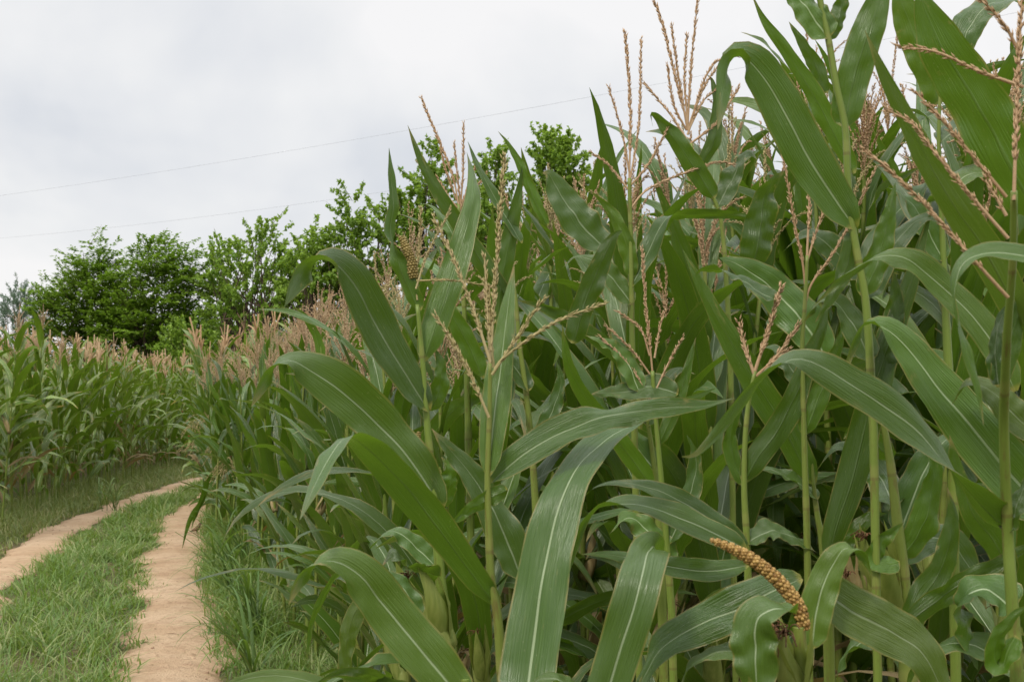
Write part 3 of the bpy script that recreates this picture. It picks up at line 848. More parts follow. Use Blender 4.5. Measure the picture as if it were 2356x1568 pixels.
HERO = []
def hero(label, d, stalk, sw, leaves=(), tassel=(), cobs=(), ears=(), silk=(), tm='tassel', thick=1.0, feet=None, cat='corn plant'):
    sp = [P(p[0], p[1], p[2] if len(p) > 2 else d) for p in stalk]
    low = sp[-1]; foot = np.array([low[0] + (feet or .03), low[1] + .02, 0.0])
    root = empty('corn_plant', foot, label, cat)
    o = foot
    # stalk down to the soil
    up, _, L1 = spline(sp, 40)
    dn = np.array([low + (foot - low) * t for t in np.linspace(0, 1, 10)[1:]])
    path = np.vstack([up, dn])
    s = np.r_[0, np.cumsum(np.linalg.norm(np.diff(path, axis=0), axis=1))]
    rad = np.interp(np.linspace(0, 1, 40), [0, 1], [sw[0] * d / F / 2, sw[1] * d / F / 2])
    rad = np.r_[rad, np.full(9, rad[-1]) * np.linspace(1, 1.08, 9)]
    rad = rad * (1 + .06 * np.exp(-(((s / .17) % 1 - .5) / .07) ** 2))
    g = G(); tube(g, path, rad, 12, rnd=R.random())
    link('stalk', g, M['stalk'], root).location = -o
    for q, lf in enumerate(leaves):
        kw = dict(lf[3]) if len(lf) > 3 else {}
        dry = kw.pop('dry', 0); dl = kw.pop('d', d)
        g = hero_leaf(lf[0], lf[1], lf[2], dl, seed=len(HERO) * 31 + q, **kw)
        ob = link('leaf', g, M['dry'] if dry else M['leaf'], root); ob.location = -o
    if tassel:
        g = G()
        for q, br in enumerate(tassel):
            dt = d; pts = br
            if isinstance(br[0], (int, float)): dt = br[0]; pts = br[1:]
            pa, _, L = spline([P(p[0], p[1], p[2] if len(p) > 2 else dt) for p in pts], max(10, int(len(pts) * 7)))
            tube(g, pa, np.linspace(.0020, .0010, len(pa)) * thick ** .6, 5, cap=False)
            main = q == 0
            spikelets(g, pa, .0036, .0092 * thick ** .4, .00095 * thick ** .45 * (1.15 if main else 1), .42, 3 if main else 2, 0, NP, .18)
        link('tassel', g, M[tm], root).location = -o
    for (pts, wpx, mt) in cobs:
        pa, _, L = spline([P(p[0], p[1], d) for p in pts], 60)
        r_ = wpx * d / F / 2 * np.interp(np.linspace(0, 1, 60), [0, .12, .7, .95, 1], [.75, 1, .85, .5, .3])
        g = G(); tube(g, pa, r_ * .80, 12, rnd=0.0)
        t = tangents(pa); a = norm(np.cross(t, [0.3, .9, .1])); b2 = np.cross(t, a)
        rows = 9; ks = r_.mean() * .80; nk = max(8, int(L / (ks * .72)))
        sph = []
        for la in (-.9, 0, .9): sph += [(math.cos(la) * math.cos(x), math.cos(la) * math.sin(x), math.sin(la)) for x in np.linspace(0, 6.283, 7)[:-1]]
        sph = np.array(sph)
        fq = [[r * 6 + c, r * 6 + (c + 1) % 6, (r + 1) * 6 + (c + 1) % 6, (r + 1) * 6 + c] for r in range(2) for c in range(6)]
        fq.append([12, 13, 14, 15]); fq.append([12, 15, 16, 17])
        for i in range(nk):
            f = (i + .5) / nk * 59; q = int(f)
            for j in range(rows):
                th = 6.283 * (j + .5 * (i % 2)) / rows
                dr = a[q] * math.cos(th) + b2[q] * math.sin(th); tn = np.cross(t[q], dr)
                cc = pa[q] + dr * r_[q] * .9
                kk = ks * .5 * R.uniform(.75, 1.1) * min(1, r_[q] / r_.mean())
                g.add(cc + (sph[:, :1] * t[q] * 1.0 + sph[:, 1:2] * tn * 1.0 + sph[:, 2:3] * dr * .8) * kk, fq, None, None, R.random())
        link('cob', g, M[mt], root).location = -o
    for (bx, by, tx, ty, wpx, mt) in ears:
        b0 = P(bx, by, d); t0 = P(tx, ty, d - .03)
        gh, gk = ear_geo(b0, norm(t0 - b0), np.linalg.norm(t0 - b0), wpx * d / F / 2, random.Random(len(HERO)))
        e = link('ear', gh, M[mt], root); e.location = -o
        link('silk', gk, M['silk'], e)
    for (x, y, dx, dy) in silk:
        g = G(); c = P(x, y, d)
        for q in range(46):
            l = R.uniform(.5, 1.0); s = np.linspace(0, 1, 7)[:, None]
            v = P(x + dx + R.gauss(0, 26), y + dy * l, d + R.gauss(0, .02)) - c
            pp = c + v * s + np.array([R.gauss(0, .012), R.gauss(0, .01), .01]) * np.sin(s * 3.1)
            tube(g, pp, .0008, 3, cap=False)
        link('silk', g, M['silk'], root).location = -o
    HERO.append(root)
    return root

hero('foremost corn plant with a pale yellowish tassel of few straight branches', 1.8,
     [(1128, 835), (1126, 960), (1122, 1090), (1124, 1200), (1130, 1330), (1145, 1420), (1156, 1568)], (9, 25),
     [([(1205, 1650, 1.68), (1232, 1450, 1.72), (1270, 1230, 1.76), (1320, 1090, 1.8), (1385, 1010, 1.85), (1460, 976, 1.88), (1540, 945, 1.9), (1600, 915, 1.92), (1645, 893, 1.95)], 152, [18, 20, 22, 30, 55, 85, 120, 150, 160], dict(w0=.9, peak=.3, wave=.006, tipp=1.7)),
      ([(1150, 1402), (1085, 1320), (1000, 1205), (920, 1105), (850, 1032), (803, 1004), (762, 1042), (724, 1118), (690, 1195)], 92, [155, 155, 155, 152, 140, 100, 55, 45, 40], dict(dd=-.3, wave=.003, w0=.55, fold=.25, tipp=3.4)),
      ([(1125, 1095), (1135, 980), (1152, 840), (1168, 710), (1183, 610)], 92, [10, 10, 14, 14, 14], dict(dd=.08, w0=.55, peak=.45, wave=.004)),
      ([(1128, 1112, 1.82), (1180, 1062), (1250, 1016), (1340, 976), (1440, 950), (1540, 937), (1620, 932), (1690, 915)], 84, [55, 40, 35, 35, 30, 25, 40, 70], dict(w0=.5, wave=.014)),
      ([(1168, 1126), (1120, 1148), (1075, 1175), (1033, 1208)], 48, [150], dict(w0=.8)),
      ([(1200, 1330), (1160, 1230), (1110, 1130), (1060, 1060), (1012, 1008), (993, 985)], 100, [22], dict(d=2.05, wave=.016, w0=.75))],
     [(1.78, (1128, 835), (1140, 640), (1160, 362)), (1.78, (1128, 830), (1122, 720), (1115, 592)), (1.76, (1128, 832), (1085, 700), (1040, 590), (998, 500)),
      (1.74, (1132, 862), (1180, 790), (1250, 688)), (1.74, (1138, 850), (1165, 818), (1270, 745), (1388, 698)), (1.76, (1125, 960), (1095, 890), (1050, 800), (1003, 726)),
      (1.78, (1136, 845), (1128, 770), (1126, 660))],
     tm='tasselgreen', thick=1.25)

hero('corn plant with two broad leaves arching left and a yellow-green ear', 2.3,
     [(960, 700), (968, 780), (976, 880), (985, 1000), (995, 1100), (1005, 1200), (1012, 1320), (1025, 1420), (1038, 1510), (1046, 1568)], (9, 31),
     [([(985, 945), (945, 880), (895, 800), (850, 715), (810, 645), (765, 602), (722, 605), (688, 642), (655, 704)], 112, [25, 20, 18, 20, 28, 55, 110, 140, 150], dict(dd=-.25, w0=.6, peak=.45, wave=.006, tipp=3.6)),
      ([(1012, 1175), (985, 1120), (930, 1040), (860, 965), (790, 905), (710, 850), (655, 833), (615, 868), (578, 935)], 118, [35, 25, 15, 15, 20, 30, 70, 130, 150], dict(dd=-.2, w0=.6, peak=.4, wave=.018, freq=3, tipp=3.8)),
      ([(975, 830), (1005, 740), (1045, 620), (1075, 520), (1090, 450), (1086, 400), (1074, 350)], 82, [165, 165, 165, 162, 150, 130, 110], dict(dd=.22, w0=.75, fold=.4, wave=.003)),
      ([(965, 715), (945, 670), (915, 600), (898, 540), (905, 470), (901, 410), (895, 340)], 50, [150, 150, 145, 60, 30, 30, 30], dict(w0=.8, wave=.01)),
      ([(990, 945), (1010, 900), (1015, 840), (1000, 800)], 50, [150], dict(d=2.33)),
      ([(1008, 1165), (1030, 1130), (1035, 1080), (1015, 1050)], 52, [140], dict(d=2.33)),
      ([(1015, 1325), (975, 1318), (930, 1295), (905, 1270), (880, 1300)], 56, [120, 110, 90, 60, 40], dict(d=2.25, w0=.8)),
      ([(1000, 1300), (960, 1260), (915, 1225), (880, 1230), (850, 1262)], 60, [30, 30, 40, 80, 120], dict(d=2.6))],
     [(2.3, (960, 690), (957, 640), (965, 560), (968, 480)), (2.28, (957, 664), (985, 580), (1038, 480)), (2.28, (958, 646), (1040, 645), (1135, 660)), (2.3, (955, 650), (944, 590), (930, 540))],
     cobs=[([(952, 640), (945, 600), (932, 565), (920, 543)], 24, 'kernelg'), ([(955, 1035), (958, 1018), (962, 1002), (964, 992)], 16, 'kernelg')],
     ears=[(1022, 1498, 944, 1313, 92, 'husk')], tm='tasselgreen')

hero('corn plant at the bottom edge whose pale green leaf bows left over the grassy verge', 1.62,
     [(1070, 1560), (1074, 1640)], (22, 28),
     [([(1072, 1625), (1010, 1545), (940, 1460), (880, 1385), (830, 1328), (778, 1295), (728, 1298), (690, 1333), (664, 1390)], 138, [16, 12, 12, 18, 25, 45, 100, 140, 150], dict(w0=.75, peak=.4, wave=.010, dd=-.12, tipp=3.2)),
      ([(1072, 1640), (960, 1600), (830, 1560), (760, 1558), (700, 1600)], 62, [150, 150, 140, 120, 110], dict(d=1.7)),
      ([(900, 1568, 1.75), (840, 1548), (780, 1545), (725, 1572)], 50, [150]),
      ([(840, 1370, 2.0), (812, 1420), (795, 1500), (800, 1600)], 56, [160], dict(d=2.0)),
      ([(795, 1310, 1.9), (765, 1335), (738, 1385), (715, 1440), (706, 1518)], 20, [120, 150], dict(d=1.9)),
      ([(960, 1420), (935, 1365), (900, 1330), (860, 1318), (840, 1335)], 64, [25, 30, 40, 70], dict(d=2.0))])

hero('corn plant at the bottom edge with a flat-topped leaf folding over backwards', 1.55,
     [(1385, 1580), (1388, 1660)], (22, 28),
     [([(1380, 1650, 1.5), (1425, 1500, 1.5), (1460, 1390, 1.5), (1480, 1315, 1.52), (1495, 1266, 1.58), (1508, 1262, 1.68), (1518, 1310, 1.76)], 122, [14, 14, 14, 16, 22, 30, 40], dict(w0=.85, peak=.3, wave=.005, tipp=4)),
      ([(1390, 1620), (1330, 1580), (1260, 1560), (1200, 1590)], 70, [120, 90, 60, 40]),
      ([(1395, 1600, 1.9), (1450, 1520), (1480, 1430), (1500, 1400)], 50, [150], dict(dry=1, d=1.95))])

hero('corn plant with slender dark crossed leaves behind the leftmost foreground plants', 2.9,
     [(1180, 640), (1188, 700), (1195, 790), (1210, 900), (1225, 1050), (1240, 1300)], (8, 20),
     [([(1178, 697), (1135, 640), (1090, 575), (1045, 500), (1000, 430), (965, 360), (938, 288)], 56, [160], dict(w0=.7, fold=.4)),
      ([(1145, 745), (1155, 640), (1183, 500), (1198, 410), (1201, 378)], 58, [165], dict(w0=.5, peak=.5)),
      ([(1260, 520), (1230, 460), (1202, 390), (1172, 335), (1146, 302)], 32, [150]),
      ([(1395, 572), (1340, 520), (1295, 455), (1265, 402), (1248, 398)], 88, [28], dict(tipp=4, w0=.6)),
      ([(1200, 560), (1165, 500), (1125, 430), (1095, 370), (1076, 325)], 34, [35]),
      ([(1112, 870), (1075, 790), (1030, 710), (985, 650), (960, 622)], 62, [155], dict(d=2.55)),
      ([(1215, 900), (1190, 850), (1150, 800), (1110, 790), (1070, 830)], 60, [30, 40, 60, 100, 130]),
      ([(1225, 1050), (1265, 960), (1290, 880), (1280, 830)], 60, [30])],
     [(2.95, (1180, 640), (1178, 540), (1165, 450))])

hero('corn plant with a large feathery brown tassel rising above the tree tops', 3.3,
     [(1055, 470), (1062, 600), (1072, 800), (1080, 1100)], (7, 18),
     [([(1062, 600), (1030, 520), (985, 470), (950, 480)], 40, [40, 60, 100]), ([(1068, 700), (1120, 620), (1150, 560), (1190, 540)], 50, [150])],
     [((1055, 470), (1040, 400), (1000, 300), (969, 226)), ((1060, 470), (1066, 380), (1066, 285)), ((1055, 480), (1010, 430), (962, 372)), ((1056, 490), (1080, 420), (1096, 380)),
      ((1050, 460), (1020, 370), (1012, 320)), ((1058, 500), (1090, 440), (1118, 400)), ((1054, 500), (1025, 440), (1005, 410)), ((1060, 480), (1050, 380), (1045, 330))], thick=1.5)

hero('corn plant with a spreading dry tassel in front of dark leaves', 2.6,
     [(1501, 853), (1504, 900), (1507, 938), (1512, 999), (1530, 1200), (1545, 1400)], (9, 18),
     [([(1515, 1025), (1535, 980), (1560, 920), (1582, 845), (1601, 776)], 42, [165], dict(w0=.6)),
      ([(1500, 1120, 2.3), (1450, 1050), (1400, 985), (1355, 925), (1322, 870), (1303, 820), (1294, 745)], 60, [150], dict(d=2.3, w0=.75, dd=-.1)),
      ([(1470, 900), (1440, 830), (1395, 790), (1345, 770)], 60, [25, 30, 50, 80]),
      ([(1540, 1250), (1590, 1130), (1600, 1050), (1580, 1000)], 70, [30]),
      ([(1545, 1300), (1480, 1210), (1440, 1190), (1400, 1230)], 76, [25, 30, 60, 100]),
      ([(1560, 905), (1500, 890), (1440, 900), (1370, 905), (1360, 910)], 70, [30])],
     [((1501, 853), (1494, 780), (1484, 680), (1478, 573)), ((1495, 860), (1451, 801), (1397, 752)), ((1495, 818), (1473, 755), (1422, 716)), ((1500, 926), (1461, 858), (1424, 814), (1380, 774)),
      ((1506, 823), (1517, 760), (1529, 716)), ((1508, 899), (1539, 833), (1570, 776))], thick=1.25)

hero('corn plant with a narrow dark leaf slanting up-left beside the spreading dry tassel', 2.75,
     [(1470, 850), (1480, 920), (1492, 980), (1510, 1110), (1520, 1250)], (4, 22),
     [([(1476, 855), (1412, 809), (1351, 765), (1265, 711), (1190, 690)], 50, [150], dict(w0=.8)),
      ([(1490, 980), (1520, 900), (1560, 850), (1600, 860)], 60, [25, 30, 60]),
      ([(1505, 1080), (1440, 1000), (1390, 980), (1340, 1010)], 80, [20, 30, 60, 90])])

hero('corn plant with a stout knobbly dark tassel on a straight stem', 2.2,
     [(1737, 853), (1718, 960), (1712, 1112), (1718, 1240), (1722, 1360), (1728, 1568)], (9, 22),
     [([(1712, 1110), (1745, 1050), (1790, 990), (1830, 910), (1862, 830), (1888, 760), (1908, 680)], 76, [160], dict(w0=.7, peak=.4)),
      ([(1720, 1265), (1660, 1215), (1580, 1160), (1500, 1122), (1430, 1108), (1375, 1118), (1335, 1148)], 66, [15, 15, 25, 35, 55, 90, 120], dict(d=2.0)),
      ([(1715, 1262), (1640, 1225), (1560, 1190), (1480, 1162), (1400, 1158), (1350, 1190), (1322, 1260), (1302, 1335)], 78, [20, 20, 25, 45, 75, 115, 140, 150], dict(d=1.95)),
      ([(1722, 1300), (1640, 1312), (1560, 1306), (1480, 1290), (1400, 1275), (1338, 1274)], 66, [15], dict(d=2.1, w0=.6)),
      ([(1712, 1115), (1690, 1060), (1680, 1000), (1700, 930), (1745, 860)], 46, [150], dict(d=2.25)),
      ([(1718, 1250), (1770, 1220), (1830, 1240), (1880, 1270)], 60, [40, 60, 90])],
     [((1737, 853), (1765, 770), (1785, 700), (1798, 660)), ((1745, 870), (1790, 815), (1837, 748)), ((1735, 860), (1715, 800), (1700, 740)), ((1740, 865), (1780, 830), (1815, 805))], thick=2.3)

hero('corn plant with a long straight dark leaf leaning left and another nearly upright', 2.3,
     [(1868, 1050), (1872, 1112), (1880, 1180), (1892, 1250), (1905, 1400)], (5, 26),
     [([(1872, 1114), (1845, 1065), (1800, 980), (1745, 890), (1690, 800), (1640, 710), (1600, 630), (1571, 573)], 82, [160], dict(w0=.75, peak=.3)),
      ([(1905, 1295, 2.1), (1925, 1210), (1955, 1120), (1985, 1010), (2010, 900), (2035, 820), (2062, 745), (2097, 645), (2125, 540), (2146, 475)], 98, [165], dict(d=2.1, w0=.55, peak=.45)),
      ([(1880, 1150), (1850, 1120), (1800, 1090), (1740, 1075), (1680, 1090)], 44, [60, 80, 100]),
      ([(1895, 1300), (1950, 1240), (2000, 1190), (2040, 1180)], 60, [150])],
     ears=[(1960, 1400, 1945, 1260, 40, 'huskdry')])

hero('stout corn stalk bearing a large green ear and a dark curling leaf', 2.1,
     [(2030, 960), (2048, 1060), (2062, 1180), (2075, 1300), (2085, 1450), (2090, 1568)], (14, 42),
     [([(2072, 1285), (2110, 1235), (2135, 1170), (2150, 1090), (2140, 1040), (2110, 1020)], 74, [140], dict(w0=.8)),
      ([(2070, 1290), (2040, 1295), (2012, 1285), (2035, 1240), (2080, 1200)], 60, [150], dict(d=2.0, w0=.8)),
      ([(2080, 1440), (2130, 1400), (2210, 1345), (2290, 1300), (2360, 1260), (2420, 1240)], 66, [150, 150, 140], dict(d=1.8)),
      ([(2075, 1300), (2130, 1240), (2190, 1250), (2240, 1320), (2270, 1400)], 90, [30, 25, 25, 20], dict(d=2.4)),
      ([(2050, 1060), (2005, 1010), (1965, 985), (1940, 1010)], 60, [150], dict(d=2.2)),
      ([(2070, 1230, 2.2), (2110, 1120), (2160, 1030), (2230, 990), (2290, 1040)], 96, [25, 22, 25, 60, 100], dict(d=2.2)),
      ([(2060, 1170, 2.2), (2020, 1090), (1975, 1040), (1920, 1030), (1880, 1080)], 88, [25, 22, 30, 70, 120], dict(d=2.3)),
      ([(2085, 1460, 2.0), (2120, 1380), (2170, 1300), (2190, 1190), (2180, 1120)], 84, [160], dict(d=2.0)),
      ([(2085, 1500, 2.2), (2010, 1470), (1950, 1500), (1920, 1570)], 80, [40, 60, 100], dict(d=2.2))],
     ears=[(2058, 1440, 2003, 1222, 74, 'husk'), (1975, 1450, 1962, 1310, 46, 'huskdry')])

hero('nearest corn plant at the right picture edge with a long pale leaf arching far left', 1.6,
     [(2333, 440, 1.38), (2330, 600, 1.42), (2318, 760, 1.47), (2312, 890, 1.52), (2310, 1000, 1.56), (2318, 1218), (2325, 1330), (2335, 1480), (2340, 1568)], (13, 31),
     [([(2335, 1218, 1.6), (2290, 1195), (2222, 1118), (2150, 1035), (2092, 978), (2020, 925), (1961, 889), (1890, 845), (1830, 826), (1773, 848), (1710, 915), (1640, 1005), (1598, 1045), (1568, 1050)], 102, [150, 140, 105, 60, 40, 30, 25, 25, 45, 90, 120, 140, 150, 150], dict(dd=-.15, w0=.8, peak=.35, wave=.006)),
      ([(2400, 600), (2330, 583), (2265, 582), (2215, 612), (2197, 680), (2205, 740), (2230, 830), (2250, 900), (2263, 978)], 46, [60, 60, 70, 100, 140, 150], dict(d=1.3, w0=.9)),
      ([(2420, 1190), (2360, 1130), (2290, 1050), (2220, 965), (2150, 880), (2090, 800), (2040, 753), (1995, 743), (1965, 790), (1944, 862)], 158, [12, 12, 12, 12, 18, 28, 50, 85, 130, 150], dict(d=1.95, w0=.85, wave=.007)),
      ([(2335, 900), (2290, 800), (2240, 730), (2170, 660), (2100, 603), (2040, 589), (1990, 605), (1930, 650), (1873, 702)], 84, [28, 20, 20, 25, 40, 70, 105, 130, 145], dict(d=1.8)),
      ([(2380, 800), (2330, 700), (2273, 590), (2215, 500), (2150, 395), (2090, 285), (2034, 170), (1990, 70)], 105, [155], dict(w0=.8, wave=.003)),
      ([(2300, 892), (2322, 800), (2350, 700), (2390, 600)], 66, [150]),
      ([(2298, 888), (2290, 820), (2300, 740), (2325, 690)], 50, [35]),
      ([(2335, 1460), (2300, 1530), (2290, 1480), (2330, 1420), (2370, 1390)], 70, [140], dict(d=1.55)),
      ([(2318, 1225), (2345, 1150), (2380, 1080)], 60, [40]),
      ([(2330, 1400, 1.75), (2290, 1368), (2240, 1362), (2213, 1400), (2222, 1460), (2250, 1540)], 92, [40, 60, 80, 120, 150], dict(d=1.75, w0=.8)),
      ([(2400, 1010, 1.9), (2340, 960), (2280, 900), (2230, 880), (2190, 930)], 90, [25, 20, 25, 60, 110], dict(d=1.9)),
      ([(2326, 1330, 1.8), (2290, 1250), (2240, 1180), (2205, 1090), (2185, 1000)], 84, [155], dict(d=1.8)),
      ([(2340, 1568, 1.7), (2280, 1500), (2190, 1480), (2120, 1520), (2080, 1590)], 90, [30, 30, 50, 90, 120], dict(d=1.75))],
     [(1.38, (2333, 460), (2338, 300), (2344, 150), (2352, -20)), (1.36, (2320, 684), (2249, 606), (2153, 496), (2058, 401), (1990, 347)), (1.38, (2320, 548), (2249, 467), (2153, 353), (2101, 286), (2038, 252)),
      (1.4, (2316, 453), (2249, 372), (2177, 286), (2105, 209)), (1.4, (2354, 200), (2249, 162), (2153, 119), (2066, 109)), (1.4, (2344, 119), (2311, 57), (2256, -3)), (1.4, (2316, 496), (2290, 450), (2267, 414))],
     thick=1.15)

hero('tall slim corn plant whose broad pale leaf bends sharply down at the top', 2.0,
     [(1880, -30), (1905, 85), (1925, 200), (1945, 295), (1950, 400), (1958, 500), (1975, 600), (1990, 680), (2000, 800), (2010, 1000)], (14, 20),
     [([(1943, 290), (1960, 200), (1985, 110), (2015, 20), (2040, -60)], 92, [165], dict(w0=.85, fold=.4, wave=.002, tipp=5)),
      ([(1968, 525), (1929, 470), (1867, 375), (1819, 286), (1775, 203), (1735, 148), (1700, 127), (1675, 150), (1664, 215), (1651, 298)], 122, [15, 12, 10, 10, 15, 28, 65, 120, 145, 150], dict(dd=-.15, w0=.65, peak=.4, wave=.007, tipp=3.2)),
      ([(1906, 88), (1870, 40), (1820, -30), (1790, -80)], 84, [30], dict(w0=.8)),
      ([(1908, 90), (1935, 20), (1940, -50)], 50, [150]),
      ([(1962, 530), (1950, 610), (1915, 680), (1875, 742)], 50, [150]),
      ([(1965, 400, 2.5), (1930, 330), (1865, 205), (1800, 105), (1758, 45), (1728, -15)], 58, [155], dict(d=2.5)),
      ([(1900, 215, 2.6), (1870, 140), (1815, 50)], 44, [155], dict(d=2.6)),
      ([(1985, 680), (2020, 600), (2040, 520), (2060, 420)], 70, [155]),
      ([(1990, 690), (2060, 560), (2130, 500), (2180, 520)], 80, [25, 30, 50, 90], dict(d=2.1)),
      ([(2003, 830, 2.1), (1970, 760), (1930, 700), (1890, 690), (1850, 740)], 84, [25, 20, 40, 80, 130], dict(d=2.1)),
      ([(2005, 900, 2.1), (2040, 800), (2060, 700), (2055, 620)], 80, [160], dict(d=2.1)),
      ([(1985, 640, 2.4), (1900, 560), (1850, 540), (1800, 580)], 70, [25, 30, 60, 110], dict(d=2.4))])

hero('tall corn plant with huge dark leaves crossing the top right corner', 2.2,
     [(2166, 120), (2162, 238), (2160, 330), (2165, 450), (2175, 700), (2190, 1000)], (5, 24),
     [([(2160, 238), (2145, 180), (2110, 100), (2080, 20), (2060, -40)], 92, [165], dict(w0=.9, fold=.4, tipp=5, wave=.003)),
      ([(2385, 500, 1.9), (2330, 390), (2260, 260), (2190, 150), (2140, 50), (2110, -30)], 150, [160], dict(d=1.9, w0=.8, tipp=5)),
      ([(2380, 30), (2320, 5), (2270, 15), (2235, 50), (2215, 110), (2207, 170)], 80, [110, 85, 55, 30, 25, 25]),
      ([(2162, 330), (2205, 290), (2250, 280), (2275, 330), (2280, 400)], 60, [60, 80, 120]),
      ([(2165, 450), (2230, 400), (2290, 400), (2340, 450)], 60, [40, 60, 90]),
      ([(2170, 600), (2130, 520), (2080, 450), (2040, 430)], 70, [25, 30, 60, 90])])

hero('corn plant with a leaf kinked level to the right below the tall tassels', 2.7,
     [(1448, 410), (1450, 500), (1452, 560), (1453, 660), (1455, 800), (1460, 1000)], (9, 16),
     [([(1452, 662), (1490, 582), (1525, 513), (1560, 497), (1640, 492), (1700, 496), (1757, 507)], 46, [35, 25, 50, 105, 150, 155, 160]),
      ([(1643, 457), (1600, 390), (1560, 330), (1525, 282), (1498, 262), (1502, 292)], 62, [160, 160, 160, 155, 130, 70], dict(w0=.7)),
      ([(1453, 640), (1440, 560), (1400, 480), (1360, 440)], 50, [155]),
      ([(1454, 700), (1390, 620), (1330, 590), (1290, 620)], 64, [25, 30, 60, 100]),
      ([(1320, 790), (1345, 700), (1385, 600), (1412, 545), (1432, 530)], 62, [160], dict(d=2.6, tipp=5, w0=.9))],
     [((1448, 410), (1450, 250), (1439, 75)), ((1450, 480), (1500, 430), (1640, 376), (1688, 380)), ((1448, 430), (1490, 380), (1542, 285)), ((1449, 400), (1430, 300), (1400, 200)), ((1449, 420), (1470, 280), (1475, 90)), ((1449, 440), (1400, 380), (1360, 350))], thick=1.3)

hero('corn plant whose thick brown tassel is the tallest against the sky', 2.9,
     [(1590, 330), (1602, 390), (1648, 470), (1665, 560), (1680, 800)], (7, 14),
     [([(1605, 390), (1640, 330), (1650, 250), (1640, 190), (1625, 170)], 40, [150]), ([(1650, 480), (1690, 400), (1720, 350), (1745, 370)], 60, [30, 40, 90]),
      ([(1735, 612), (1750, 520), (1765, 440), (1805, 392)], 98, [155], dict(d=2.6))],
     [((1586, 300), (1555, 180), (1525, 60), (1502, -8)), ((1582, 290), (1592, 130), (1606, -5)), ((1582, 300), (1565, 200), (1545, 60)), ((1582, 310), (1620, 200), (1685, 110)),
      ((1580, 320), (1540, 260), (1480, 190)), ((1585, 290), (1640, 150), (1735, 122)), ((1582, 280), (1575, 180), (1580, 80)), ((1584, 300), (1620, 230), (1660, 200)), ((1580, 300), (1550, 240), (1535, 150)), ((1590, 330), (1650, 280), (1700, 200))], thick=1.6)

hero('corn plant with a short four-branched tassel in front of the tall slim plant', 2.2,
     [(1857, 588), (1852, 700), (1846, 800), (1850, 1000), (1856, 1200)], (8, 16),
     [([(1785, 692), (1740, 665), (1700, 640), (1650, 620), (1615, 620), (1598, 634)], 44, [60, 70, 90, 120, 140]),
      ([(1900, 820), (1850, 745), (1780, 665), (1700, 610), (1655, 593)], 120, [18], dict(d=2.5, w0=.6, tipp=3)),
      ([(1850, 1000), (1890, 900), (1930, 790), (1950, 730)], 60, [155]),
      ([(1850, 900), (1800, 820), (1760, 800), (1720, 830)], 66, [30, 40, 80, 120], dict(d=2.4))],
     [((1857, 588), (1862, 430), (1850, 256)), ((1853, 660), (1846, 600), (1826, 500), (1799, 343)), ((1855, 610), (1862, 585), (1890, 500), (1947, 376)), ((1853, 700), (1868, 652), (1930, 560), (2012, 393))], thick=1.2)

hero('stunted corn plant with a bare curved orange-brown cob at its top', 1.45,
     [(1838, 1440), (1842, 1500), (1848, 1568)], (30, 34),
     [([(1868, 1490), (1880, 1400), (1900, 1330), (1925, 1282), (1950, 1260), (1985, 1275), (2008, 1330)], 98, [12, 12, 12, 22, 50, 130, 150], dict(w0=.7, d=1.52)),
      ([(1845, 1330), (1780, 1358), (1700, 1400), (1600, 1440), (1530, 1480), (1480, 1560), (1460, 1640)], 128, [25, 20, 15, 22, 38, 60, 60], dict(w0=.6, wave=.012, d=1.6)),
      ([(1880, 1350), (1950, 1400), (2030, 1440), (2110, 1490), (2160, 1570), (2190, 1640)], 140, [20], dict(w0=.7, tipp=3.5, wave=.012, d=1.55)),
      ([(1832, 1412), (1790, 1404), (1752, 1412), (1736, 1450), (1739, 1520), (1744, 1630)], 84, [100, 70, 40, 22, 18, 18], dict(d=1.38, w0=.9, tipp=5)),
      ([(1835, 1460), (1830, 1430), (1845, 1400), (1860, 1420)], 40, [150]),
      ([(1850, 1560), (1700, 1500), (1600, 1520), (1560, 1590)], 70, [30, 50, 90], dict(d=1.6))],
     cobs=[([(1852, 1445), (1838, 1400), (1814, 1362), (1765, 1312), (1699, 1268), (1634, 1240)], 33, 'kernel')],
     ears=[(1842, 1600, 1826, 1440, 62, 'husk')], silk=[(1760, 1420, -20, 190)])

hero('corn plant with a long dark leaf tip hanging over the right wheel track', 12.4,
     [(503, 1050), (501, 1080), (500, 1110), (498, 1200)], (4, 6),
     [([(498, 1085), (478, 1105), (466, 1147), (442, 1186), (429, 1220), (419, 1262)], 17, [120, 150, 160, 160], dict(d=12.2, nu=5)),
      ([(500, 1100), (470, 1088), (440, 1086), (415, 1100)], 13, [60, 70, 100], dict(d=12.2, nu=5)),
      ([(500, 1110), (480, 1128), (458, 1172), (443, 1206)], 9, [80, 120, 150], dict(d=12.2, nu=5)),
      ([(503, 1000), (490, 960), (500, 920)], 12, [30], dict(nu=5)), ([(503, 1020), (530, 980), (560, 1000)], 12, [50], dict(nu=5)), ([(502, 1060), (515, 1000), (535, 970), (560, 985)], 12, [30, 40, 90], dict(nu=5)), ([(500, 1120), (530, 1085), (560, 1090), (590, 1120)], 13, [40, 60, 100], dict(nu=5)), ([(499, 1150), (470, 1150), (450, 1180), (440, 1220)], 10, [60, 90, 140], dict(nu=5))], feet=.2)


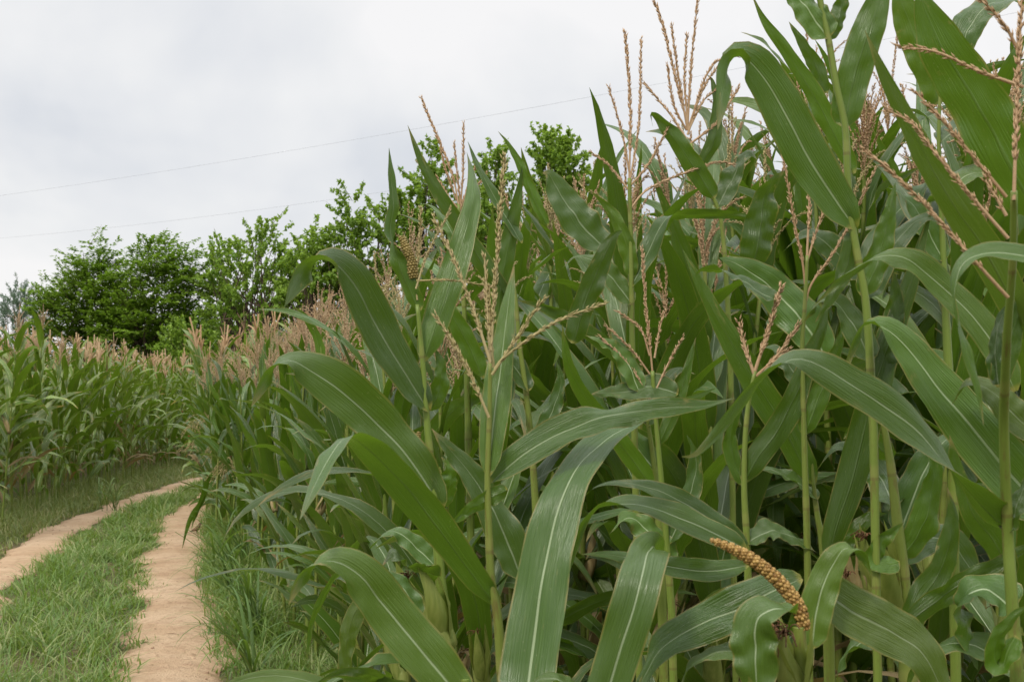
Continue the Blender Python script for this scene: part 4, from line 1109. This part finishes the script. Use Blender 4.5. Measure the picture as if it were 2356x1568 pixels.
# ------------------------------------------------------------------ trees and bushes beyond the fields
def tree(label, px, d, ytop, wpx, mt, cat, name, seed, shoots=420, per=34, leaf=.105, style='shoot', lean=0.0, low=.2, trunk=.09, stems=1, group=None, shape=None, gap=.0):
    """shape: list of (dx, dz, rx, rz) lobes in units of half width / height"""
    ng = np.random.default_rng(seed); rg = random.Random(seed)
    top = CAMZ + (926 - ytop) / F * d; hw = wpx / 2 * d / F; x0 = (px - 1178) / F * d
    root = empty(name, (x0, d, 0), label, cat, group)
    shape = shape or [(0, .62, 1, .38)]
    # skeleton
    gt = G(); limbs = []
    for s in range(stems):
        bx = rg.gauss(0, .22) * (stems > 1) * hw * .6; by = rg.gauss(0, .2) * (stems > 1)
        h = top * rg.uniform(.45, .62); t = np.linspace(0, 1, 8)[:, None]
        a = rg.uniform(0, 6.28); sp = (.12 if stems == 1 else .45) * hw
        ctr = np.array([bx, by, 0]) + np.array([math.cos(a) * sp, math.sin(a) * sp, 0]) * t ** 1.4 + np.array([0, 0, h]) * t
        tube(gt, ctr, np.linspace(trunk, trunk * .45, 8) / math.sqrt(stems), 7)
        limbs.append(ctr)
    C, O = [], []
    tot = sum(l[2] * l[3] for l in shape)
    for (dx, dz, rx, rz) in shape:
        n = int(shoots * rx * rz / tot)
        v = norm(ng.normal(size=(n, 3))); v[:, 2] = np.abs(v[:, 2]) * np.where(ng.random(n) < .82, 1, -1)
        rad = ng.random(n) ** .40
        c = np.stack([dx * hw + v[:, 0] * rad * rx * hw, v[:, 1] * rad * rx * hw * .75, dz * top + v[:, 2] * rad * rz * top], 1)
        c[:, 2] = np.maximum(c[:, 2], low * top * ng.random(n))
        o = norm(v * np.array([1, 1, .6]) + np.array([lean, 0, .55 if style != 'pinnate' else .15]) + ng.normal(0, .25, (n, 3)))
        C.append(c); O.append(o)
    C = np.concatenate(C); O = np.concatenate(O)
    # boughs from the trunk out to the shoots
    for q in ng.choice(len(C), min(len(C), 70 if style == 'shoot' else 40), replace=False):
        l = limbs[rg.randrange(len(limbs))]; st = l[rg.randrange(2, 8)]
        m_ = (st + C[q]) / 2 + np.array([0, 0, -.12 * abs(C[q][0])])
        pa, _, _ = spline([st, m_, C[q]], 7)
        tube(gt, pa, np.linspace(.035, .010, 7), 5, cap=False)
    L = np.where(style == 'pinnate', 1.0, .95) * ng.uniform(.45, 1.15, len(C)) * (hw / 2.6) ** .4
    gl = G()
    m = len(C); per = int(per * 1.2)
    # twig curves
    for q in range(0, m, 2):
        pa = C[q] + O[q] * L[q] * np.linspace(-.3, 1, 4)[:, None]
        tube(gt, pa, np.linspace(.012, .004, 4), 3, cap=False)
    t = ng.random((m, per)) ** .8
    c = C[:, None] + O[:, None] * (L[:, None] * t)[..., None]
    c[..., 2] -= .10 * (L[:, None] * t) ** 2
    side = norm(np.cross(O, np.array([0.05, .1, 1.0])))
    if style == 'pinnate':          # flat, two-ranked sprays
        sg = np.where(ng.random((m, per)) < .5, -1, 1)[..., None]
        dirn = norm(side[:, None] * sg * 1.0 + O[:, None] * .65 + ng.normal(0, .18, (m, per, 3)) + np.array([0, 0, -.18]))
        c = c + dirn * (ng.random((m, per, 1)) * .16)
        nr = norm(np.array([0, 0, 1.0]) + ng.normal(0, .28, (m, per, 3)))
    elif style == 'needle':
        dirn = norm(O[:, None] * .7 + ng.normal(0, .6, (m, per, 3))); nr = norm(ng.normal(size=(m, per, 3)))
    else:                           # hanging single leaves along upright shoots
        dirn = norm(O[:, None] * .25 + ng.normal(0, .55, (m, per, 3)) + np.array([0, 0, -.45]))
        nr = norm(ng.normal(size=(m, per, 3)) + np.array([0, 0, .6]))
    c = c.reshape(-1, 3); dirn = dirn.reshape(-1, 3); nr = nr.reshape(-1, 3)
    if gap: k = ng.random(len(c)) > gap; c, dirn, nr = c[k], dirn[k], nr[k]
    lat = norm(np.cross(dirn, nr)); nn = np.cross(lat, dirn)
    ll = (leaf * .88 * ng.uniform(.6, 1.25, len(c)))[:, None]; wr = .30 if style == 'pinnate' else (.09 if style == 'needle' else .36)
    ww = ll * wr
    a = c; b2 = c + dirn * ll * .42 + lat * ww + nn * ww * .35; d2 = c + dirn * ll * .42 - lat * ww + nn * ww * .35; e = c + dirn * ll - nn * ll * .08
    V = np.stack([a, b2, e, d2], 1).reshape(-1, 3)
    base = np.arange(len(c))[:, None] * 4
    T = np.concatenate([base + np.array([[0, 1, 2]]), base + np.array([[0, 2, 3]])])
    shoot_r = np.repeat(ng.random(m), per)
    if gap: shoot_r = shoot_r[k]
    rn = np.clip(.55 * ng.random(len(c)) + .45 * shoot_r, 0, 1)
    gl.add(V, None, T, None, np.repeat(rn, 4))
    link('trunk', gt, M['bark'], root); link('crown', gl, M[mt], root, smooth=False)
    return root

tree('hazy blue-green conifer, leftmost of the plants beyond the left field', 38, 60, 648, 150, 'tl_c', 'tree', 'conifer_tree', 1, 300, 46, .16, 'needle', shape=[(0, .5, 1, .38), (.1, .75, .5, .22)])
tree('dark dense feathery tree with a thin tuft of twigs standing up at its top left', 205, 46, 535, 225, 'tl_a', 'tree', 'feathery_tree', 2, 760, 44, .15, 'pinnate', .1, .12,
     shape=[(0, .5, 1, .36), (.05, .74, .45, .18), (.0, .90, .13, .10), (-.55, .45, .55, .32), (.6, .45, .5, .3)])
tree('broad dense feathery tree leaning to the right, in the middle of the left tree group', 345, 45, 543, 235, 'tl_a', 'tree', 'feathery_tree', 3, 820, 44, .15, 'pinnate', .45, .12,
     shape=[(0, .5, 1, .40), (.15, .78, .6, .20), (.75, .72, .5, .2), (-.5, .4, .6, .3), (.6, .4, .5, .3)])
tree('low leafy bush filling the gap between the feathery trees and the corn', 430, 43, 730, 150, 'tl_b', 'bush', 'leafy_bush', 4, 260, 36, .13, 'shoot', 0, .05, shape=[(0, .45, 1, .5)])
tree('airy many-stemmed tree with bare stems showing through its leaves', 585, 44, 492, 260, 'tl_b', 'tree', 'airy_tree', 5, 330, 30, .15, 'shoot', .05, .25, .10, 6,
     shape=[(0, .55, 1, .32), (.1, .80, .45, .19), (-.55, .62, .42, .26), (.65, .62, .5, .22)], gap=.1)
tree('thin-crowned sapling tree between the airy tree and the tall leafy one', 720, 43, 515, 150, 'tl_b', 'tree', 'airy_tree', 6, 240, 30, .155, 'shoot', .05, .2, .07, 3, shape=[(0, .62, 1, .33), (.2, .85, .4, .14)], gap=.15)
tree('leafy tree with upright curled shoots behind the left edge of the near corn', 825, 43, 445, 190, 'tl_b', 'tree', 'leafy_tree', 7, 250, 28, .165, 'shoot', 0, .15, .10, 3, shape=[(0, .6, 1, .30), (-.1, .85, .35, .16), (.55, .8, .4, .16)], gap=.1)
tree('taller leafy tree behind the upright leaves of the front corn', 985, 43, 340, 190, 'tl_b', 'tree', 'leafy_tree', 8, 330, 30, .165, 'shoot', 0, .12, .12, 3, shape=[(0, .55, 1, .34), (.15, .84, .5, .16), (-.55, .68, .4, .2)])
tree('leafy tree glimpsed between the tassels right of the taller leafy tree', 1125, 43, 335, 130, 'tl_b', 'tree', 'leafy_tree', 9, 290, 30, .165, 'shoot', .1, .12, .12, 3, shape=[(0, .58, 1, .34), (.1, .85, .5, .15)])
tree('rightmost and tallest leafy tree, showing above the tassels', 1285, 43, 290, 150, 'tl_b', 'tree', 'leafy_tree', 10, 380, 30, .165, 'shoot', 0, .12, .13, 3, shape=[(0, .6, 1, .34), (-.35, .86, .3, .13), (.3, .8, .5, .15)])
for q, (px, d, yt, wp) in enumerate([(520, 52, 690, 240), (660, 54, 660, 260)]):
    tree(['shadowy low thicket behind the airy many-stemmed tree', 'shadowy low thicket farther right behind the thin sapling tree'][q], px, d, yt, wp, 'tl_a', 'bush', 'thicket_bush', 40 + q, 420, 36, .15, 'shoot', 0, .02, shape=[(0, .42, 1, .5)])


M['clod'] = simple('earth clods', (.24, .15, .09), (.48, .33, .22), 30, .95, .1, None, 0, .3)
# ------------------------------------------------------------------ overhead cables
def cable(label, x0, y0, d0, x1, y1, d1):
    a, c = P(x0, y0, d0), P(x1, y1, d1); v = c - a
    g = G(); t = np.linspace(-1.2, 1.9, 60)
    pts = a + v * t[:, None]; pts[:, 2] += .55 * ((t - .5) ** 2 - .25)
    tube(g, pts, .004, 5)
    tag(link('overhead_cable', g, M['wire'], origin=pts[30]), label, 'cable')
cable('upper thin overhead cable crossing the cloudy sky', 0, 450, 60, 1310, 232, 45)
cable('lower thin overhead cable running behind the tree tops', 0, 548, 60, 890, 440, 49.6)

# ------------------------------------------------------------------ red barrier half hidden in the corn
xb, db = -7.35, 30.0
root = empty('metal_barrier', (xb, db, 0), 'red metal bars showing through the corn where the track bends', 'barrier')
for z in (.72, 1.08, 1.30):
    g = G(); tube(g, np.array([(-.75, 0, z), (0, .005, z - .008), (.75, 0, z)]), .024, 8)
    link('rail', g, M['red'], root)
for x in (-.75, .75):
    g = G(); tube(g, np.array([(x, .05, 0), (x, .05, .7), (x, .05, 1.36)]), .03, 8)
    link('post', g, M['red'], root)

# ------------------------------------------------------------------ tall wild grasses along the verge
def wild_grass(label, x, y, n, hgt, lean, seed, pan=True, wd=.016, name='wild_grass', grp=None):
    rg = random.Random(seed); root = empty(name, (x, y, 0), label, 'grass clump', grp)
    gs, gl, gp = G(), G(), G()
    for q in range(n):
        a = rg.uniform(0, 6.28); h = hgt * rg.uniform(.75, 1.1)
        b0 = np.array([rg.gauss(0, .05), rg.gauss(0, .05), 0])
        dr = np.array([lean + .25 * math.cos(a), .25 * math.sin(a), 0]) * h
        s = np.linspace(0, 1, 12)[:, None]
        pa = b0 + np.array([0, 0, h]) * (s - .10 * s ** 3) + dr * s ** 1.8
        tube(gs, pa, np.linspace(.0055, .002, 12), 5, cap=False)
        for k in range(4):
            f = rg.uniform(.1, .7); p0 = pa[int(f * 11)]
            az = rg.uniform(0, 6.28) if rg.random() < .5 else rg.gauss(math.pi, .6)
            l = rg.uniform(.35, .65); e = math.radians(rg.uniform(55, 75)) - math.radians(rg.uniform(70, 150)) * np.linspace(0, 1, 12) ** 1.3
            st = np.stack([np.cos(e) * math.cos(az), np.cos(e) * math.sin(az), np.sin(e)], 1) * l / 11
            pp = p0 + np.vstack([[0, 0, 0], np.cumsum(st[:-1], 0)]); pp[:, 2] = np.maximum(pp[:, 2], .02 - 0)
            N = np.cross(tangents(pp), np.tile([-math.sin(az), math.cos(az), 0], (12, 1)))
            blade(gl, pp, -N, wd * rg.uniform(.8, 1.2), 3, .7, .3, .3, .002, 2, rg.random(), 0, rg)
        if pan:
            top = pa[-1]
            for k in range(11):
                a2 = rg.uniform(0, 6.28); l = rg.uniform(.10, .22)
                s2 = np.linspace(0, 1, 7)[:, None]
                bp = top - np.array([0, 0, .12 * rg.random()]) + np.array([math.cos(a2) * .7 + lean * 1.2, math.sin(a2) * .7, 0]) * l * s2 + np.array([0, 0, 1]) * l * (.5 * s2 - 1.0 * s2 ** 2)
                tube(gp, bp, .0012, 3, cap=False)
                spikelets(gp, bp, .014, .015, .003, .5, 2, 0, NP, .2)
    link('stem', gs, M['broad'], root)
    link('leaves', gl, M['broad'], root)
    if pan: link('seed_head', gp, M['tasselgreen'], root)
def gp(px, py): dd = CAMZ * F / (py - 926); return (px - 1178) / F * dd, dd
for q, (px, py, n, h, ln, pan, lab) in enumerate([
    (598, 1240, 7, 1.45, -.28, True, 'tall wild grass with drooping seed heads beside the right wheel track'),
    (560, 1215, 5, 1.60, -.30, True, 'farther tall wild grass clump with tan seed heads leaning over the track'),
    (640, 1300, 4, 1.15, -.25, True, 'shorter seeding wild grass clump between the corn stalks by the verge'),
    (560, 1330, 9, .62, -.40, False, 'bushy green grass clump drooping over the middle of the right wheel track'),
    (556, 1400, 9, .60, -.42, False, 'nearer green grass clump with blades hanging onto the sand'),
    (575, 1475, 8, .52, -.40, False, 'low dark green grass clump, second above the bottom edge beside the right rut'),
    (585, 1590, 7, .42, -.40, False, 'grass clump at the bottom edge right of the sandy wheel track'),
    (700, 1340, 6, .55, -.1, False, 'pale broad-bladed grass clump under the leftmost near corn'),
    (255, 1180, 7, .45, .0, False, 'grassy weed tuft rising from the left verge beside the left wheel track')]):
    x, y = gp(px, py); wild_grass(lab, x, y, n, h, ln, 70 + q, pan, .017)

# fallen dead stalks at the foot of the left field
g = G()
x, y = gp(345, 1092)
for q in range(9):
    a = R.uniform(.6, 2.6); l = R.uniform(.35, .8); s = np.linspace(0, 1, 6)[:, None]
    pa = np.array([x + R.gauss(0, .12), y + R.gauss(0, .08), 0]) + np.array([math.cos(a) * .9, -.2, math.sin(a) * .9]) * l * s - np.array([0, 0, 1]) * .25 * l * s ** 2
    tube(g, pa, np.linspace(.011, .006, 6), 5)
tag(link('dead_stalks', g, M['twig'], origin=(x, y, 0)), 'broken dead brown stalks leaning at the foot of the left corn', 'dead plant')

# ------------------------------------------------------------------ the bird on the wheel track
def bird_material():
    m, nt, _ = mat('bird plumage'); b = NB(nt)
    tcn = nt.nodes.new('ShaderNodeTexCoord'); o = tcn.outputs['Object']
    mp = nt.nodes.new('ShaderNodeMapping'); mp.inputs['Scale'].default_value = (60, 60, 110); b.l(o, mp.inputs[0])
    n = b.noise(mp.outputs[0], 1.0, 3, .6)
    col = b.mix(b.step(n, .45, .58), (.07, .04, .022), (.27, .17, .10))
    b.out(b.pbr(col, .8, .15))
    return m
M['bird'] = bird_material()
bx, by = gp(452, 1231)
g = G()
s = np.array([(-.062, 0, .030), (-.045, 0, .037), (-.02, 0, .046), (.004, 0, .058), (.022, 0, .076), (.030, 0, .092), (.036, 0, .104), (.044, 0, .110), (.053, 0, .110), (.064, 0, .108)])
r_ = np.array([.004, .008, .019, .025, .022, .015, .0145, .013, .006, .001])
pth, rr, _ = spline(s, 34, list(r_))
tube(g, pth, rr, 12)
for sy in (-1, 1):           # legs with toes, grown from the belly
    tube(g, np.array([(.0, .008 * sy, .045), (.004, .009 * sy, .03), (-.002, .009 * sy, .017), (.003, .010 * sy, .003)]), np.array([.007, .0028, .0018, .0016]), 6)
    for ta in (-.5, 0, .5, 3.14):
        tube(g, np.array([(.003, .010 * sy, .003), (.003 + .011 * math.cos(ta), .010 * sy + .011 * math.sin(ta), .0018)]), .0011, 4)
gt = G()
for k in (-1, 0, 1): gt.add([(-.045, -.006 + .003 * k, .042), (-.045, .006 + .003 * k, .042), (-.098, .009 + .006 * k, .018 + .001 * abs(k)), (-.098, -.009 + .006 * k, .018 + .001 * abs(k))], [[0, 1, 2, 3]])
for sy in (-1, 1):           # folded wings lie on the flanks
    u = np.linspace(0, 1, 9); c = np.stack([.022 - .095 * u, sy * (.0225 - .012 * u), .066 - .040 * u], 1)
    hh = .015 * np.sin(np.clip(u * .9 + .18, 0, 1) * math.pi) + .001
    gt.add(np.concatenate([c + np.c_[0 * u, -sy * .006 * np.ones(9), hh], c - np.c_[0 * u, -sy * .004 * np.ones(9), hh]]), [[i, i + 1, i + 10, i + 9] for i in range(8)])
g.merge(gt)
ob = link('bird', g, M['bird'], origin=(0, 0, 0)); ob.location = (bx, by, .018); ob.rotation_euler = (0, 0, .5); ob.scale = (1.05, 1.05, 1.05)
tag(ob, 'small streaky brown bird standing on the right wheel track', 'bird')

# ------------------------------------------------------------------ clods and small stones on the wheel tracks
g = G()
sph = []
for la in (-.9, 0, .9): sph += [(math.cos(la) * math.cos(x), math.cos(la) * math.sin(x), math.sin(la)) for x in np.linspace(0, 6.283, 7)[:-1]]
sph = np.array(sph); fq = [[r * 6 + c, r * 6 + (c + 1) % 6, (r + 1) * 6 + (c + 1) % 6, (r + 1) * 6 + c] for r in range(2) for c in range(6)] + [[12, 13, 14, 15], [12, 15, 16, 17]]
for line in (RUT_R, RUT_L):
    c = scatter(5000, -7, 0, 5.6, 20, 1.3); d, sd_ = polydist(c, line); c = c[(d < .34) & in_view(c) & (NP.random(len(c)) < .2 + 2.5 * d)][:520]
    dd, _ = polydist(c, line)
    for q, dq in zip(c, dd):
        r = .004 + .011 * R.random() ** 3
        g.add(sph * NP.uniform(.7, 1.3, (18, 1)) * [r, r * R.uniform(.7, 1.3), r * .7] + [q[0], q[1], .030 - .027 * min(1, dq / .33) ** 2.5], fq)
tag(link('clods', g, M['clod']), 'crumbs of earth and small stones on the sandy wheel tracks', 'clods', kind='stuff')
